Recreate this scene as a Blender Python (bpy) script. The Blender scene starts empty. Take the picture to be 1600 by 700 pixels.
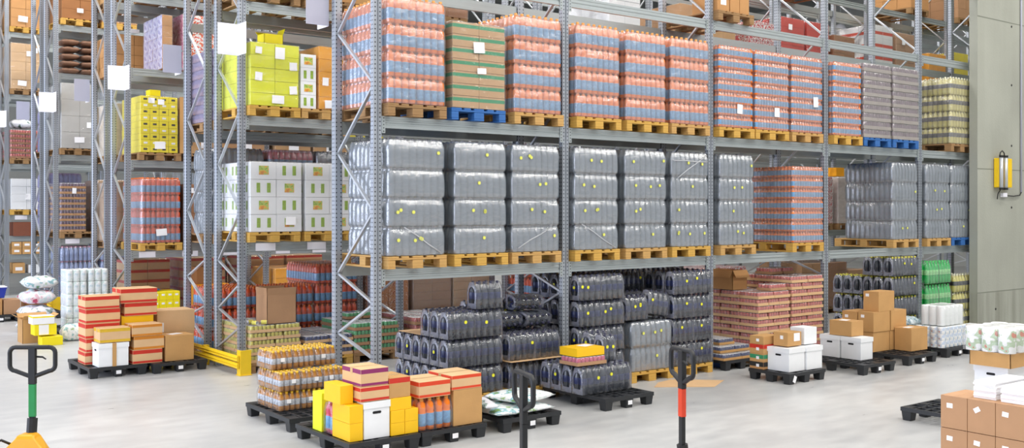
import bpy, bmesh, math, random
from mathutils import Vector, Matrix, noise
R = math.radians
scene = bpy.context.scene
COL = scene.collection
OBJ = bpy.data.objects
rnd = random.Random(7)

# ------------------------------------------------------------------ materials
def lin(c):
    return tuple((x / 12.92 if x <= .04045 else ((x + .055) / 1.055) ** 2.4) for x in c)
def rgb(h):
    return lin(tuple(int(h[i:i + 2], 16) / 255 for i in (0, 2, 4)))
MATS = {}
def mat(name, col, rough=.6, metal=0., var=.06, scale=8., stretch=(1, 1, 1), spec=.5, bump=0., bscale=40., trans=0.):
    if name in MATS: return MATS[name]
    m = bpy.data.materials.new(name); m.use_nodes = True
    nt = m.node_tree; n = nt.nodes; l = nt.links
    b = n['Principled BSDF']
    c = rgb(col) if isinstance(col, str) else col
    b.inputs['Roughness'].default_value = rough
    b.inputs['Metallic'].default_value = metal
    b.inputs['Specular IOR Level'].default_value = spec
    b.inputs['Transmission Weight'].default_value = trans
    tc = n.new('ShaderNodeTexCoord'); mp = n.new('ShaderNodeMapping')
    mp.inputs['Scale'].default_value = stretch
    l.new(tc.outputs['Object'], mp.inputs['Vector'])
    nz = n.new('ShaderNodeTexNoise'); nz.inputs['Scale'].default_value = scale; nz.inputs['Detail'].default_value = 3
    l.new(mp.outputs['Vector'], nz.inputs['Vector'])
    mx = n.new('ShaderNodeMix'); mx.data_type = 'RGBA'
    l.new(nz.outputs['Fac'], mx.inputs['Factor'])
    mx.inputs['A'].default_value = tuple(max(0, x * (1 - var * 2)) for x in c) + (1,)
    mx.inputs['B'].default_value = tuple(min(1, x * (1 + var * 2)) for x in c) + (1,)
    l.new(mx.outputs['Result'], b.inputs['Base Color'])
    if bump:
        nb = n.new('ShaderNodeTexNoise'); nb.inputs['Scale'].default_value = bscale
        l.new(mp.outputs['Vector'], nb.inputs['Vector'])
        bp = n.new('ShaderNodeBump'); bp.inputs['Strength'].default_value = bump; bp.inputs['Distance'].default_value = .02
        l.new(nb.outputs['Fac'], bp.inputs['Height']); l.new(bp.outputs['Normal'], b.inputs['Normal'])
    MATS[name] = m
    return m

def film(name, col, veil, rough=.12, bump=.5, bscale=9., edge=.2, gloss=.05):
    """plastic film: see-through, a thin milky veil, and a fresnel gloss broken by wrinkles"""
    m = bpy.data.materials.new(name); m.use_nodes = True
    nt = m.node_tree; n = nt.nodes; l = nt.links
    n.remove(n['Principled BSDF']); out = n['Material Output']
    tc = n.new('ShaderNodeTexCoord'); mp = n.new('ShaderNodeMapping')
    mp.inputs['Scale'].default_value = (1, 1, 1.8); mp.inputs['Rotation'].default_value = (.35, .3, .2)
    l.new(tc.outputs['Object'], mp.inputs['Vector'])
    nz = n.new('ShaderNodeTexNoise'); nz.inputs['Scale'].default_value = bscale; nz.inputs['Detail'].default_value = 4
    nz.inputs['Distortion'].default_value = .6
    l.new(mp.outputs['Vector'], nz.inputs['Vector'])
    bp = n.new('ShaderNodeBump'); bp.inputs['Strength'].default_value = bump; bp.inputs['Distance'].default_value = .03
    l.new(nz.outputs['Fac'], bp.inputs['Height'])
    df = n.new('ShaderNodeBsdfDiffuse'); df.inputs['Color'].default_value = rgb(col) + (1,); l.new(bp.outputs['Normal'], df.inputs['Normal'])
    tl = n.new('ShaderNodeBsdfTranslucent'); tl.inputs['Color'].default_value = rgb(col) + (1,)
    dm = n.new('ShaderNodeMixShader'); dm.inputs['Fac'].default_value = .25; l.new(df.outputs[0], dm.inputs[1]); l.new(tl.outputs[0], dm.inputs[2])
    gl = n.new('ShaderNodeBsdfGlossy'); gl.inputs['Roughness'].default_value = rough; l.new(bp.outputs['Normal'], gl.inputs['Normal'])
    tr = n.new('ShaderNodeBsdfTransparent')
    lw = n.new('ShaderNodeLayerWeight'); lw.inputs['Blend'].default_value = .35
    m1 = n.new('ShaderNodeMath'); m1.operation = 'MULTIPLY_ADD'
    l.new(lw.outputs['Facing'], m1.inputs[0]); m1.inputs[1].default_value = edge; m1.inputs[2].default_value = veil - .12 * min(1, veil * 4)
    m2 = n.new('ShaderNodeMath'); m2.operation = 'MULTIPLY_ADD'; m2.use_clamp = True
    l.new(nz.outputs['Fac'], m2.inputs[0]); m2.inputs[1].default_value = .24 * min(1, veil * 4); l.new(m1.outputs[0], m2.inputs[2])
    mx = n.new('ShaderNodeMixShader'); l.new(m2.outputs[0], mx.inputs['Fac']); l.new(tr.outputs[0], mx.inputs[1]); l.new(dm.outputs[0], mx.inputs[2])
    lf = n.new('ShaderNodeLayerWeight'); lf.inputs['Blend'].default_value = .5; l.new(bp.outputs['Normal'], lf.inputs['Normal'])
    pw = n.new('ShaderNodeMath'); pw.operation = 'POWER'; l.new(lf.outputs['Facing'], pw.inputs[0]); pw.inputs[1].default_value = 4
    fr = n.new('ShaderNodeMath'); fr.operation = 'MULTIPLY_ADD'; l.new(pw.outputs[0], fr.inputs[0]); fr.inputs[1].default_value = .55; fr.inputs[2].default_value = gloss
    m3 = n.new('ShaderNodeMixShader'); l.new(fr.outputs[0], m3.inputs['Fac']); l.new(mx.outputs[0], m3.inputs[1]); l.new(gl.outputs[0], m3.inputs[2])
    l.new(m3.outputs[0], out.inputs['Surface'])
    MATS[name] = m
    return m

def perforated(name, col):
    """galvanised upright with two columns of punched holes on each face"""
    m = mat(name, col, .42, .55, .08, 5., (1, 1, .3))
    nt = m.node_tree; n = nt.nodes; l = nt.links
    b = n['Principled BSDF']
    src = b.inputs['Base Color'].links[0].from_socket
    tc = n.new('ShaderNodeTexCoord'); sp = n.new('ShaderNodeSeparateXYZ'); l.new(tc.outputs['Object'], sp.inputs[0])
    def M(op, a, bb=None, c=None):
        k = n.new('ShaderNodeMath'); k.operation = op
        for i, v in enumerate((a, bb, c)):
            if v is None: continue
            if isinstance(v, (int, float)): k.inputs[i].default_value = v
            else: l.new(v, k.inputs[i])
        return k.outputs[0]
    z = M('ABSOLUTE', M('SUBTRACT', M('FLOORED_MODULO', sp.outputs['Z'], .05), .025))
    dx = M('ABSOLUTE', M('SUBTRACT', M('ABSOLUTE', sp.outputs['X']), .031))
    dy = M('ABSOLUTE', M('SUBTRACT', M('ABSOLUTE', sp.outputs['Y']), .017))
    d = M('MINIMUM', dx, dy)
    r = M('SQRT', M('ADD', M('MULTIPLY', z, z), M('MULTIPLY', d, d)))
    msk = M('LESS_THAN', r, .0085)
    mx = n.new('ShaderNodeMix'); mx.data_type = 'RGBA'
    l.new(msk, mx.inputs['Factor']); l.new(src, mx.inputs['A']); mx.inputs['B'].default_value = (.03, .03, .04, 1)
    l.new(mx.outputs['Result'], b.inputs['Base Color'])
    return m

POST = perforated('galvanised_upright', 'aab0b8')
STEEL = mat('galvanised_steel', 'b4babc', .4, .45, .08, 3., (1, 1, 12))
BEAMM = mat('galvanised_beam', 'adb5b6', .38, .45, .07, 4., (.3, 1, 14))
BRACE = mat('galvanised_brace', 'c2c6cb', .35, .5, .05, 6.)
HOLE = mat('dark_hole', '17181a', .8, 0, .02)
WHITE = mat('white_board', 'eeeef6', .55, 0, .02)
GREYB = mat('grey_board', 'b9bacb', .55, 0, .02)
PAPER = mat('white_paper', 'f4f4f6', .7, 0, .02)
CARD = mat('cardboard', 'c4975f', .8, 0, .06, 5., bump=.05)
CARD2 = mat('cardboard_pale', 'd9b386', .8, 0, .05, 5., bump=.05)
CARDD = mat('cardboard_dark', '9a673b', .8, 0, .06, 5., bump=.05)
CARDP = mat('cardboard_pink', 'b58c68', .8, 0, .05, 5., bump=.05)
CARDO = mat('cardboard_orange', 'bd8c58', .8, 0, .06, 5., bump=.05)
SEAM = mat('carton_seam', '6d4a2a', .85, 0, .04)
TAPE = mat('parcel_tape', 'c9a878', .3, 0, .03)
RED = mat('red_print', 'c8301f', .65, 0, .05)
REDO = mat('orange_red_print', 'd9441f', .65, 0, .05)
PURP = mat('purple_print', '8a2a63', .65, 0, .05)
OCHRE = mat('ochre_print', 'cf8124', .65, 0, .05)
YELB = mat('yellow_band_print', 'd9b02a', .65, 0, .05)
GREENP = mat('green_print', '2f8a5e', .65, 0, .05)
BLKP = mat('black_print', '23221f', .65, 0, .03)
YEL = mat('yellow_carton', 'f8c30c', .5, 0, .03, 6.)
YEL2 = mat('bright_yellow_carton', 'f2e010', .5, 0, .03, 6.)
LIME = mat('lime_yellow_carton', 'e6ea1c', .5, 0, .03, 6.)
ORNG = mat('orange_carton', 'f2a60f', .5, 0, .05, 6.)
WCART = mat('white_carton', 'eef0f2', .55, 0, .02)
GCART = mat('grey_carton', 'b9b8b4', .6, 0, .03)
WOOD = mat('pallet_wood', 'c39a5c', .75, 0, .16, 6., (1, .15, 6), bump=.15)
WOODY = mat('yellow_pallet_wood', 'cba04c', .75, 0, .14, 6., (1, .15, 6), bump=.15)
WOODD = mat('weathered_pallet_wood', '99774f', .8, 0, .18, 6., (1, .15, 6), bump=.15)
BLUEW = mat('blue_painted_wood', '2f66a8', .6, 0, .14, 6., (1, .15, 6), bump=.1)
PLAST = mat('black_plastic', '26282b', .45, 0, .08, 10.)
RUBBER = mat('black_rubber', '1b1c1e', .5, 0, .08)
YPAINT = mat('yellow_paint', 'f0c81e', .4, 0, .05)
JYEL = mat('truck_yellow_paint', 'e5a412', .35, 0, .06)
JGRN = mat('green_paint', '1f8a4a', .4, 0, .06)
JRED = mat('red_paint', 'd8401f', .4, 0, .06)
SILVER = mat('silver_tube', 'c8ccd0', .3, .3, .02)
CHROME = mat('chrome', 'c9cbd0', .18, 1., .02)
COLA = mat('cola_bottle', '2b303a', .26, 0, .05, spec=1.)
COLAB = mat('cola_label', '2c345a', .3, 0, .2, 30.)
COLAC = mat('cola_cap', '2a2a44', .35, 0, .05)
COLAG = mat('cola_bottle_greyed', '5c6774', .18, 0, .1, spec=.7)
ORJ = mat('orange_juice', 'f27c0c', .22, 0, .06, spec=.6)
ORL = mat('blue_label', '6f9fc8', .35, 0, .25, 30.)
ORC = mat('orange_cap', 'e8701c', .35, 0, .05)
ORC2 = mat('pale_orange_cap', 'e9a04a', .35, 0, .05)
ORR = mat('red_orange_juice', 'e2521a', .22, 0, .06, spec=.6)
TEA = mat('iced_tea', 'b57a30', .2, 0, .2, 20., spec=.6)
TEAL = mat('silver_label', 'b8bcc4', .3, 0, .4, 60.)
TEAC = mat('yellow_cap', 'f0bf2e', .4, 0, .05)
GRB = mat('green_bottle', '1fb24e', .15, 0, .08, spec=.7)
GRL = mat('green_label', '8fd08a', .35, 0, .3, 40.)
GRC = mat('green_cap', '4fc76a', .4, 0, .05)
LEM = mat('lemonade', 'cfc66a', .2, 0, .08, spec=.6)
LEML = mat('black_label', '3a3b3c', .35, 0, .3, 50.)
LEMC = mat('white_cap', 'e0dfc6', .4, 0, .05)
YCAP = mat('yellow_green_cap', 'd8d046', .4, 0, .05)
WAT = mat('water_bottle', '8798c0', .15, 0, .1, spec=.7)
PINKC = mat('pink_cap', 'd79ab0', .4, 0, .05)
PNK = mat('pink_drink', 'd8506a', .2, 0, .1)
STICKP = mat('pale_yellow_sticker', 'e2e46a', .5, 0, .02)
STICK = mat('yellow_sticker', 'f0ee3c', .5, 0, .02)
TINR = mat('red_tin_label', 'cf5a50', .4, 0, .4, 45.)
TINY = mat('yellow_tin_label', 'd9cf5c', .4, 0, .2, 45.)
TING = mat('green_tin_label', '4fb06a', .4, 0, .3, 45.)
TINB = mat('blue_tin_label', '34406e', .35, 0, .3, 45.)
TINP = mat('purple_tin_label', '6c5668', .4, 0, .35, 45.)
TINK = mat('pink_tin_label', 'd25a78', .4, 0, .35, 45.)
TINT = mat('tin_lid', 'cfd0d2', .3, .5, .05)
FILM = film('clear_film', 'eef2f8', .07, .14, .5, 10., .15, .07)
FILMP = film('pack_film', 'd5ddee', .03, .16, .25, 9., .22, .1)
FILME = film('pack_film_end', 'd3d6ea', .32, .2, .3, 9., .2, .1)
FILMD = film('grey_stretch_film', 'd2dde8', .28, .26, .35, 6., .2, .28)
FILMO = film('pale_stretch_film', 'ece8e6', .16, .24, .45, 7., .2, .17)
FILMT = film('tray_film', 'f0efee', .12, .16, .5, 12., .15, .08)
FILMV = film('violet_film', 'b9b4d6', .45, .2, .6, 8.)
FILMW = film('white_film', 'f0f3f8', .5, .2, .6, 9.)
FILMC = film('carton_film', 'f2f4f6', .05, .14, .6, 8., .12, .06)
CONC = None

# ------------------------------------------------------------------ mesh builder
class MB:
    def __init__(s): s.v = []; s.f = []; s.m = []; s.mats = []
    def mi(s, m):
        if m not in s.mats: s.mats.append(m)
        return s.mats.index(m)
    def poly(s, pts, m):
        b = len(s.v); s.v += [tuple(p) for p in pts]; s.f.append(tuple(range(b, b + len(pts)))); s.m.append(s.mi(m))
    def box(s, x0, y0, z0, x1, y1, z1, m, skip=''):
        b = len(s.v)
        s.v += [(x0, y0, z0), (x1, y0, z0), (x1, y1, z0), (x0, y1, z0), (x0, y0, z1), (x1, y0, z1), (x1, y1, z1), (x0, y1, z1)]
        F = {'b': (0, 3, 2, 1), 't': (4, 5, 6, 7), 'f': (0, 1, 5, 4), 'r': (1, 2, 6, 5), 'k': (2, 3, 7, 6), 'l': (3, 0, 4, 7)}
        k = s.mi(m)
        for a, q in F.items():
            if a in skip: continue
            s.f.append(tuple(b + i for i in q)); s.m.append(k)
    def rings(s, rings, m, cap0=True, cap1=True, closed=True):
        """connect rings of points; m = material or list per band"""
        b = len(s.v); n = len(rings[0])
        for r in rings: s.v += [tuple(p) for p in r]
        for i in range(len(rings) - 1):
            k = s.mi(m[i] if isinstance(m, list) else m)
            for j in range(n if closed else n - 1):
                j2 = (j + 1) % n
                s.f.append((b + i * n + j, b + i * n + j2, b + (i + 1) * n + j2, b + (i + 1) * n + j)); s.m.append(k)
        if cap0: s.f.append(tuple(b + j for j in reversed(range(n)))); s.m.append(s.mi(m[0] if isinstance(m, list) else m))
        if cap1: s.f.append(tuple(b + (len(rings) - 1) * n + j for j in range(n))); s.m.append(s.mi(m[-1] if isinstance(m, list) else m))
    def lathe(s, prof, m, n=12, cx=0, cy=0, cz=0):
        rs = [[(cx + r * math.cos(2 * math.pi * j / n), cy + r * math.sin(2 * math.pi * j / n), cz + z) for j in range(n)] for r, z in prof]
        s.rings(rs, m)
    def tube(s, pts, r, m, n=8, closed=False):
        pts = [Vector(p) for p in pts]; rs = []; N = len(pts); up = None
        for i, p in enumerate(pts):
            a = pts[(i - 1) % N] if (closed or i) else p; c = pts[(i + 1) % N] if (closed or i < N - 1) else p
            t = (c - a).normalized()
            if up is None: up = t.orthogonal().normalized()
            u = (up - t * up.dot(t)).normalized(); up = u; w = t.cross(u)
            rr = r[i] if isinstance(r, (list, tuple)) else r
            rs.append([p + (u * math.cos(2 * math.pi * j / n) + w * math.sin(2 * math.pi * j / n)) * rr for j in range(n)])
        if closed: rs.append(rs[0])
        s.rings(rs, m, not closed, not closed)
    def bar(s, a, b, w, t, m):
        """rectangular bar from a to b, width w horizontally, thickness t"""
        a, b = Vector(a), Vector(b); d = (b - a).normalized()
        u = d.cross(Vector((0, 0, 1)))
        u = u.normalized() if u.length > 1e-4 else Vector((1, 0, 0))
        v = d.cross(u)
        s.rings([[p + u * sx * w / 2 + v * sy * t / 2 for sx, sy in ((-1, -1), (1, -1), (1, 1), (-1, 1))] for p in (a, b)], m)
    def prism(s, out, axis, a, b, m):
        def P(p, t): return {'x': (t, p[0], p[1]), 'y': (p[0], t, p[1]), 'z': (p[0], p[1], t)}[axis]
        s.rings([[P(p, a) for p in out], [P(p, b) for p in out]], m)
    def mesh(s, name, smooth=False, bevel=0):
        me = bpy.data.meshes.new(name)
        me.from_pydata(s.v, [], s.f)
        for m in s.mats: me.materials.append(m)
        me.polygons.foreach_set('material_index', s.m)
        bm = bmesh.new(); bm.from_mesh(me)
        bmesh.ops.remove_doubles(bm, verts=bm.verts, dist=1e-5)
        bmesh.ops.recalc_face_normals(bm, faces=bm.faces)
        if bevel:
            es = [e for e in bm.edges if len(e.link_faces) == 2 and e.calc_face_angle(0) > .9]
            bmesh.ops.bevel(bm, geom=es, offset=bevel, segments=1, affect='EDGES', clamp_overlap=True)
        bm.to_mesh(me); bm.free()
        if smooth: me.polygons.foreach_set('use_smooth', [True] * len(me.polygons))
        me.update()
        return me

def put(name, me, parent=None, loc=(0, 0, 0), rot=(0, 0, 0)):
    o = OBJ.new(name, me); COL.objects.link(o)
    o.location = loc; o.rotation_euler = rot
    if parent is not None: o.parent = parent
    return o
LABELS = {}
def tag(o, label, cat, group=None):
    if label in LABELS and not group: print('DUPLICATE LABEL', label)
    n = len(label.split())
    if n < 4 or n > 16: print('LABEL LENGTH', n, label)
    LABELS[label] = 1
    o['label'] = label; o['category'] = cat
    if group: o['group'] = group
    return o
def thing(name, label, cat, loc=(0, 0, 0), rot=(0, 0, 0), group=None):
    return tag(put(name, None, None, loc, rot), label, cat, group)
def struct(name, me, loc=(0, 0, 0)):
    o = put(name, me, None, loc); o['kind'] = 'structure'; return o
ORD = ['zeroth', 'first', 'second', 'third', 'fourth', 'fifth', 'sixth', 'seventh', 'eighth', 'ninth', 'tenth', 'eleventh', 'twelfth', 'thirteenth', 'fourteenth']
CACHE = {}
def cached(key, fn):
    if key not in CACHE: CACHE[key] = fn()
    return CACHE[key]
def rect_label(w, h, face, m=None):
    """thin paper label centred on the origin, lying on a face"""
    def f():
        b = MB(); t = .0016
        if face == 'f': b.box(-w / 2, -t, -h / 2, w / 2, 0, h / 2, m or PAPER)
        elif face == 'l': b.box(-t, -w / 2, -h / 2, 0, w / 2, h / 2, m or PAPER)
        else: b.box(-w / 2, -h / 2, 0, w / 2, h / 2, t, m or PAPER)
        return b.mesh('label')
    return cached(('lab', w, h, face, m), f)
# ------------------------------------------------------------------ pallets
def clear(x, w, y):
    """shift a load sideways so that it stands clear of the uprights of its row"""
    for y0, y1, xs in ROWS:
        if y0 - .6 < y < y1:
            for p in xs:
                if x < p + .062 and x + w > p - .062:
                    x = p + .064 if x + w / 2 > p else p - .064 - w
    return x
FX = [i * 2.8 for i in range(7)]
AX = [0, 2.65, 5.45, 8.25, 12.0, 15.5, 19.05, 22.6]
BX = [0, 2.75, 5.5, 8.25, 11.0, 13.75]
CX = [0, 2.75, 5.5, 8.25]
ROWS = ((0, .98, FX), (3.9, 4.88, AX), (5.23, 6.2, AX), (9.33, 10.3, BX), (10.66, 11.6, BX), (14.77, 15.7, CX), (16.1, 17, CX), (20.2, 21.1, CX))
def bx(x, y, z, m, bev=.004):
    def f():
        b = MB(); b.box(-x / 2, -y / 2, 0, x / 2, y / 2, z, m); return b.mesh('board', bevel=bev)
    return cached(('bx', round(x, 4), round(y, 4), round(z, 4), m.name, bev), f)
def wood_pallet(x, y, z, label, wood=None, group='wooden pallets', rot=0):
    """standard 0.8 x 1.2 m pallet, near left corner at x, y; short side faces the aisle"""
    w = wood or rnd.choice([WOOD, WOODY, WOOD])
    x = clear(x, .8, y)
    t = thing('wooden_pallet', label, 'pallet', (x + .4, y + .6, z), (0, 0, rot), group)
    for k, px in enumerate((-.3275, -.17, 0, .17, .3275)):
        put('deck_board', bx(.145 if k != 1 and k != 3 else .1, 1.2, .022, w), t, (px, 0, .122))
    for py in (-.5275, 0, .5275):
        put('stringer_board', bx(.8, .145, .022, w), t, (0, py, .1))
        for px in (-.35, 0, .35):
            put('block', bx(.1 if px else .145, .14, .078, w), t, (px, py, .022))
    for px in (-.35, 0, .35):
        put('skid_board', bx(.1 if px else .145, 1.2, .022, w), t, (px, 0, 0))
    return t
PALZ = .146
def plastic_deck(D=.585):
    b = MB(); W = .4
    nx, ny = 6, round(9 * D / .585)
    xs = [-W + .035 + i * (2 * W - .07) / nx for i in range(nx + 1)]; ys = [-D + .035 + i * (2 * D - .07) / ny for i in range(ny + 1)]
    z0, z1 = .115, .148
    b.box(-W, -D, z0 - .01, -W + .028, D, z1, PLAST); b.box(W - .028, -D, z0 - .01, W, D, z1, PLAST)
    b.box(-W + .028, -D, z0 - .01, W - .028, -D + .028, z1, PLAST); b.box(-W + .028, D - .028, z0 - .01, W - .028, D, z1, PLAST)
    for x in xs[1:-1]: b.box(x - .012, -D + .028, z0, x + .012, D - .028, z1, PLAST)
    for y in ys[1:-1]: b.box(-W + .028, y - .012, z0 + .001, W - .028, y + .012, z1 - .001, PLAST)
    for x in (-.333, 0, .333):
        for y in (-D + .065, 0, D - .065): b.box(x - .06, y - .06, z0 + .004, x + .06, y + .06, z1 + .001, PLAST)
    return b.mesh('deck')
def plastic_leg():
    b = MB()
    rs = [[(sx * a, sy * a, z) for sx, sy in ((-1, -1), (1, -1), (1, 1), (-1, 1))] for a, z in ((.05, 0), (.062, .113))]
    b.rings(rs, PLAST); return b.mesh('leg', bevel=.006)
def plastic_pallet(x, y, label, rot=0, tagged=True, depth=1.17):
    D = depth / 2
    t = thing('plastic_pallet', label, 'pallet', (x + .4, y + D, 0), (0, 0, rot), 'black plastic pallets')
    put('deck', cached(('pdeck', D), lambda: plastic_deck(D)), t)
    for px in (-.333, 0, .333):
        for py in (-D + .065, 0, D - .065): put('leg', cached('pleg', plastic_leg), t, (px, py, 0))
    if tagged: put('label', rect_label(.07, .05, 'f'), t, (0, -D + .0005, .066))
    return t
PPZ = .151

# ------------------------------------------------------------------ bottles and packs
PROF = {
 'cola': ([(.03, 0), (.046, .008), (.048, .03), (.048, .12), (.0485, .121), (.0485, .2), (.048, .201), (.044, .23), (.03, .275), (.015, .302), (.0165, .305), (.0165, .332), (.012, .334)], ['B'] * 4 + ['L'] + ['B'] * 5 + ['C'] * 2),
 'juice': ([(.03, 0), (.045, .006), (.047, .03), (.0475, .045), (.048, .046), (.048, .172), (.0475, .173), (.042, .19), (.046, .215), (.04, .265), (.02, .29), (.0205, .292), (.0205, .32), (.016, .322)], ['B'] * 4 + ['L'] + ['B'] * 6 + ['C'] * 2),
 'tea': ([(.02, 0), (.03, .006), (.0315, .03), (.0315, .06), (.032, .061), (.032, .125), (.0315, .126), (.03, .15), (.014, .186), (.0155, .188), (.0155, .21), (.012, .212)], ['B'] * 4 + ['L'] + ['B'] * 4 + ['C'] * 2),
 'small': ([(.02, 0), (.03, .006), (.0325, .025), (.033, .032), (.033, .108), (.031, .122), (.014, .15), (.0155, .152), (.0155, .168), (.012, .169)], ['B'] * 3 + ['L'] + ['B'] * 3 + ['C'] * 2),
 'big': ([(.03, 0), (.048, .01), (.049, .04), (.049, .16), (.0495, .161), (.0495, .25), (.049, .251), (.046, .29), (.03, .345), (.016, .38), (.0175, .383), (.0175, .41), (.012, .412)], ['B'] * 4 + ['L'] + ['B'] * 5 + ['C'] * 2),
}
BOT = {  # kind: profile, body, label, cap, pitch
 'dark': ('cola', COLA, COLAB, COLAC, .0985), 'darky': ('cola', COLA, COLA, YCAP, .0985), 'juice': ('juice', ORJ, ORL, ORC2, .0965),
 'redjuice': ('juice', ORR, ORL, ORC, .0965), 'tea': ('tea', TEA, TEAL, TEAC, .0645), 'smalljuice': ('small', ORJ, ORL, ORC, .0665),
 'green': ('big', GRB, GRL, GRC, .1), 'lemon': ('cola', LEM, LEML, LEMC, .0985), 'water': ('cola', WAT, WAT, PINKC, .0985),
 'pink': ('juice', PNK, ORL, PINKC, .0965), 'greyed': ('cola', COLAG, COLAG, COLAC, .0985),
}
def bottle_mesh(kind, n=12):
    def f():
        p, B, L, C, _ = BOT[kind]; prof, ks = PROF[p]
        b = MB(); b.lathe(prof, [{'B': B, 'L': L, 'C': C}[k] for k in ks], n); return b.mesh('bottle', True)
    return cached(('bot', kind, n), f)
def pack_mesh(kind, nx, ny, n=8):
    """one shrink pack as a single mesh, for the wrapped loads in the racks"""
    def f():
        p, B, L, C, pt = BOT[kind]; prof, ks = PROF[p]; b = MB()
        for i in range(nx):
            for j in range(ny): b.lathe(prof, [{'B': B, 'L': L, 'C': C}[k] for k in ks], n, (i + .5) * pt, (j + .5) * pt)
        return b.mesh('bottle_pack', True)
    return cached(('pack', kind, nx, ny), f)
def pack_film(nx, ny, pt, H, m):
    """shrink film of a loose pack: drawn in between the bottles and over the shoulders, with an oval opening at each end"""
    def f():
        b = MB(); L = nx * pt; D = ny * pt; hd = D / 2 + .002
        prof = [(-hd, .004), (-hd, .3 * H), (-hd, .62 * H), (-hd * .93, .72 * H), (-hd * .74, .86 * H), (-hd * .52, .97 * H), (0, .985 * H)]
        prof = prof + [(-y, z) for y, z in reversed(prof[:-1])]
        N = 4 * nx; rs = []
        for k in range(N + 1):
            x = -.003 + k * (L + .006) / N
            s = abs(math.sin(math.pi * k / 4))
            dip = .016 * (1 - s) if 0 < k < N else .004
            rs.append([(x, D / 2 + (y + (dip if y < 0 else -dip if y > 0 else 0)), z - (dip * .9 if z > .8 * H else 0)) for y, z in prof])
        b.rings(rs, m, False, False)
        for r in (rs[0], rs[-1]):
            inn = []
            for _, y, z in r:
                a = math.atan2(z - .45 * H, (y - D / 2) * 1.6)
                inn.append((r[0][0], D / 2 + math.cos(a) * D * .37, .45 * H + math.sin(a) * .36 * H))
            b.rings([r, inn], FILME if m is FILMP else m, False, False)
        return b.mesh('shrink_film', True)
    return cached(('pfilm', nx, ny, pt, H, m.name), f)
def sticker_mesh(m=None):
    b = MB(); b.rings([[(.021 * math.cos(a * math.pi / 8), y, .021 * math.sin(a * math.pi / 8)) for a in range(16)] for y in (0, -.002)], m or STICK); return b.mesh('sticker')
def pack(kind, x, y, z, label, cat='bottle pack', group=None, nx=4, ny=2, stickers=None, rot=(0, 0, 0), price=False, filmm=None, name=None, side=True):
    """a loose shrink-wrapped pack, near left bottom corner at x, y, z"""
    p, B, L, C, pt = BOT[kind]; H = PROF[p][0][-1][1]
    t = thing(name or 'bottle_pack', label, cat, (x, y, z), rot, group)
    for i in range(nx):
        for j in range(ny):
            put('bottle', bottle_mesh(kind), t, ((i + .5) * pt, (j + .5) * pt, 0), (0, 0, rnd.random() * 6))
    put('shrink_film', pack_film(nx, ny, pt, H, filmm or FILMP), t)
    if stickers is None: stickers = rnd.choice([0, 0, 1, 1, 2])
    for k in range(stickers):
        i = rnd.randrange(nx)
        put('round_sticker', cached('stick', sticker_mesh), t, ((i + .5) * pt, -.006, rnd.uniform(.52, .66) * H))
    if side and rnd.random() < .35 and kind == 'dark':
        put('round_sticker', cached('stick', sticker_mesh), t, (-.007, ny * pt * .5, rnd.uniform(.5, .6) * H), (0, 0, -math.pi / 2))
    if price:
        put('price_label', rect_label(.05, .045, 'f'), t, (rnd.uniform(.06, nx * pt - .06), -.004, .5 * H))
    return t

# ------------------------------------------------------------------ wrapped loads
def hull(w, d, zs, bulge, seed, m, wr=.006, rc=.06, scal=0):
    """film skin round a stack: rounded plan, pulled in between the layers, wrinkled; origin near left bottom corner"""
    b = MB(); pts = []
    def side(a, c, n): return [(a[0] + (c[0] - a[0]) * i / n, a[1] + (c[1] - a[1]) * i / n) for i in range(n + 1)]
    cs = [(rc, rc, math.pi), (w - rc, rc, 1.5 * math.pi), (w - rc, d - rc, 0), (rc, d - rc, .5 * math.pi)]
    per = []
    for k, (cx, cy, a0) in enumerate(cs):
        for q in range(4):
            a = a0 + q / 3 * math.pi / 2; per.append((cx + rc * math.cos(a), cy + rc * math.sin(a), math.cos(a), math.sin(a)))
        nx_, ny_, na = cs[(k + 1) % 4]
        p0 = per[-1]; p1 = (nx_ + rc * math.cos(na), ny_ + rc * math.sin(na))
        L_ = math.dist(p0[:2], p1[:2]); ns = max(10, int(L_ / scal * 4)) if scal else 10
        for q in range(1, ns): per.append((p0[0] + (p1[0] - p0[0]) * q / ns, p0[1] + (p1[1] - p0[1]) * q / ns, p0[2], p0[3]))
    rs = []
    for z0, z1 in zip(zs, zs[1:]):
        for t in (0., .05, .18, .4, .62, .76, .87, .95):
            o = -bulge * (max(0, .06 - t) * 5 + 1.15 * max(0, (t - .66) / .34) ** 1.6) if bulge else 0
            z = z0 + t * (z1 - z0)
            rs.append((z, o))
    rs.append((zs[-1], -bulge * 1.2 - .004))
    R_ = []
    for z, o in rs:
        ring = []
        for x, y, nx_, ny_ in per:
            q = o + wr * noise.noise((x * 5 + seed * 7.3, y * 5 - seed, z * 7)) * 1.6 + wr * .5 * noise.noise((x * 17, y * 17 + seed, z * 21))
            if scal:
                u = x if abs(ny_) > .7 else y
                e_ = 1 - abs(math.sin(math.pi * u / scal)); q -= .013 * e_ * e_ - o * .45 * (e_ - .5)
            ring.append((x + nx_ * q, y + ny_ * q, z))
        R_.append(ring)
    for s, dz in ((.05, .006), (.18, .008)):
        R_.append([(x + (w / 2 - x) * s * 2, y + (d / 2 - y) * s * 2, z + dz + .5 * wr * noise.noise((x * 6, y * 6, seed))) for x, y, z in R_[-1]])
    b.rings(R_, m, False, True)
    return b.mesh('stretch_film', True)
NSEED = [0]
def wrap(t, w, d, zs, bulge, m, wr=.006, rc=.06, gap=.006, scal=0):
    NSEED[0] += 1
    put('stretch_film', hull(w + 2 * gap, d + 2 * gap, zs, bulge, NSEED[0] % 5, m, wr, rc, scal), t, (-gap, -gap, 0))
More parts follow.
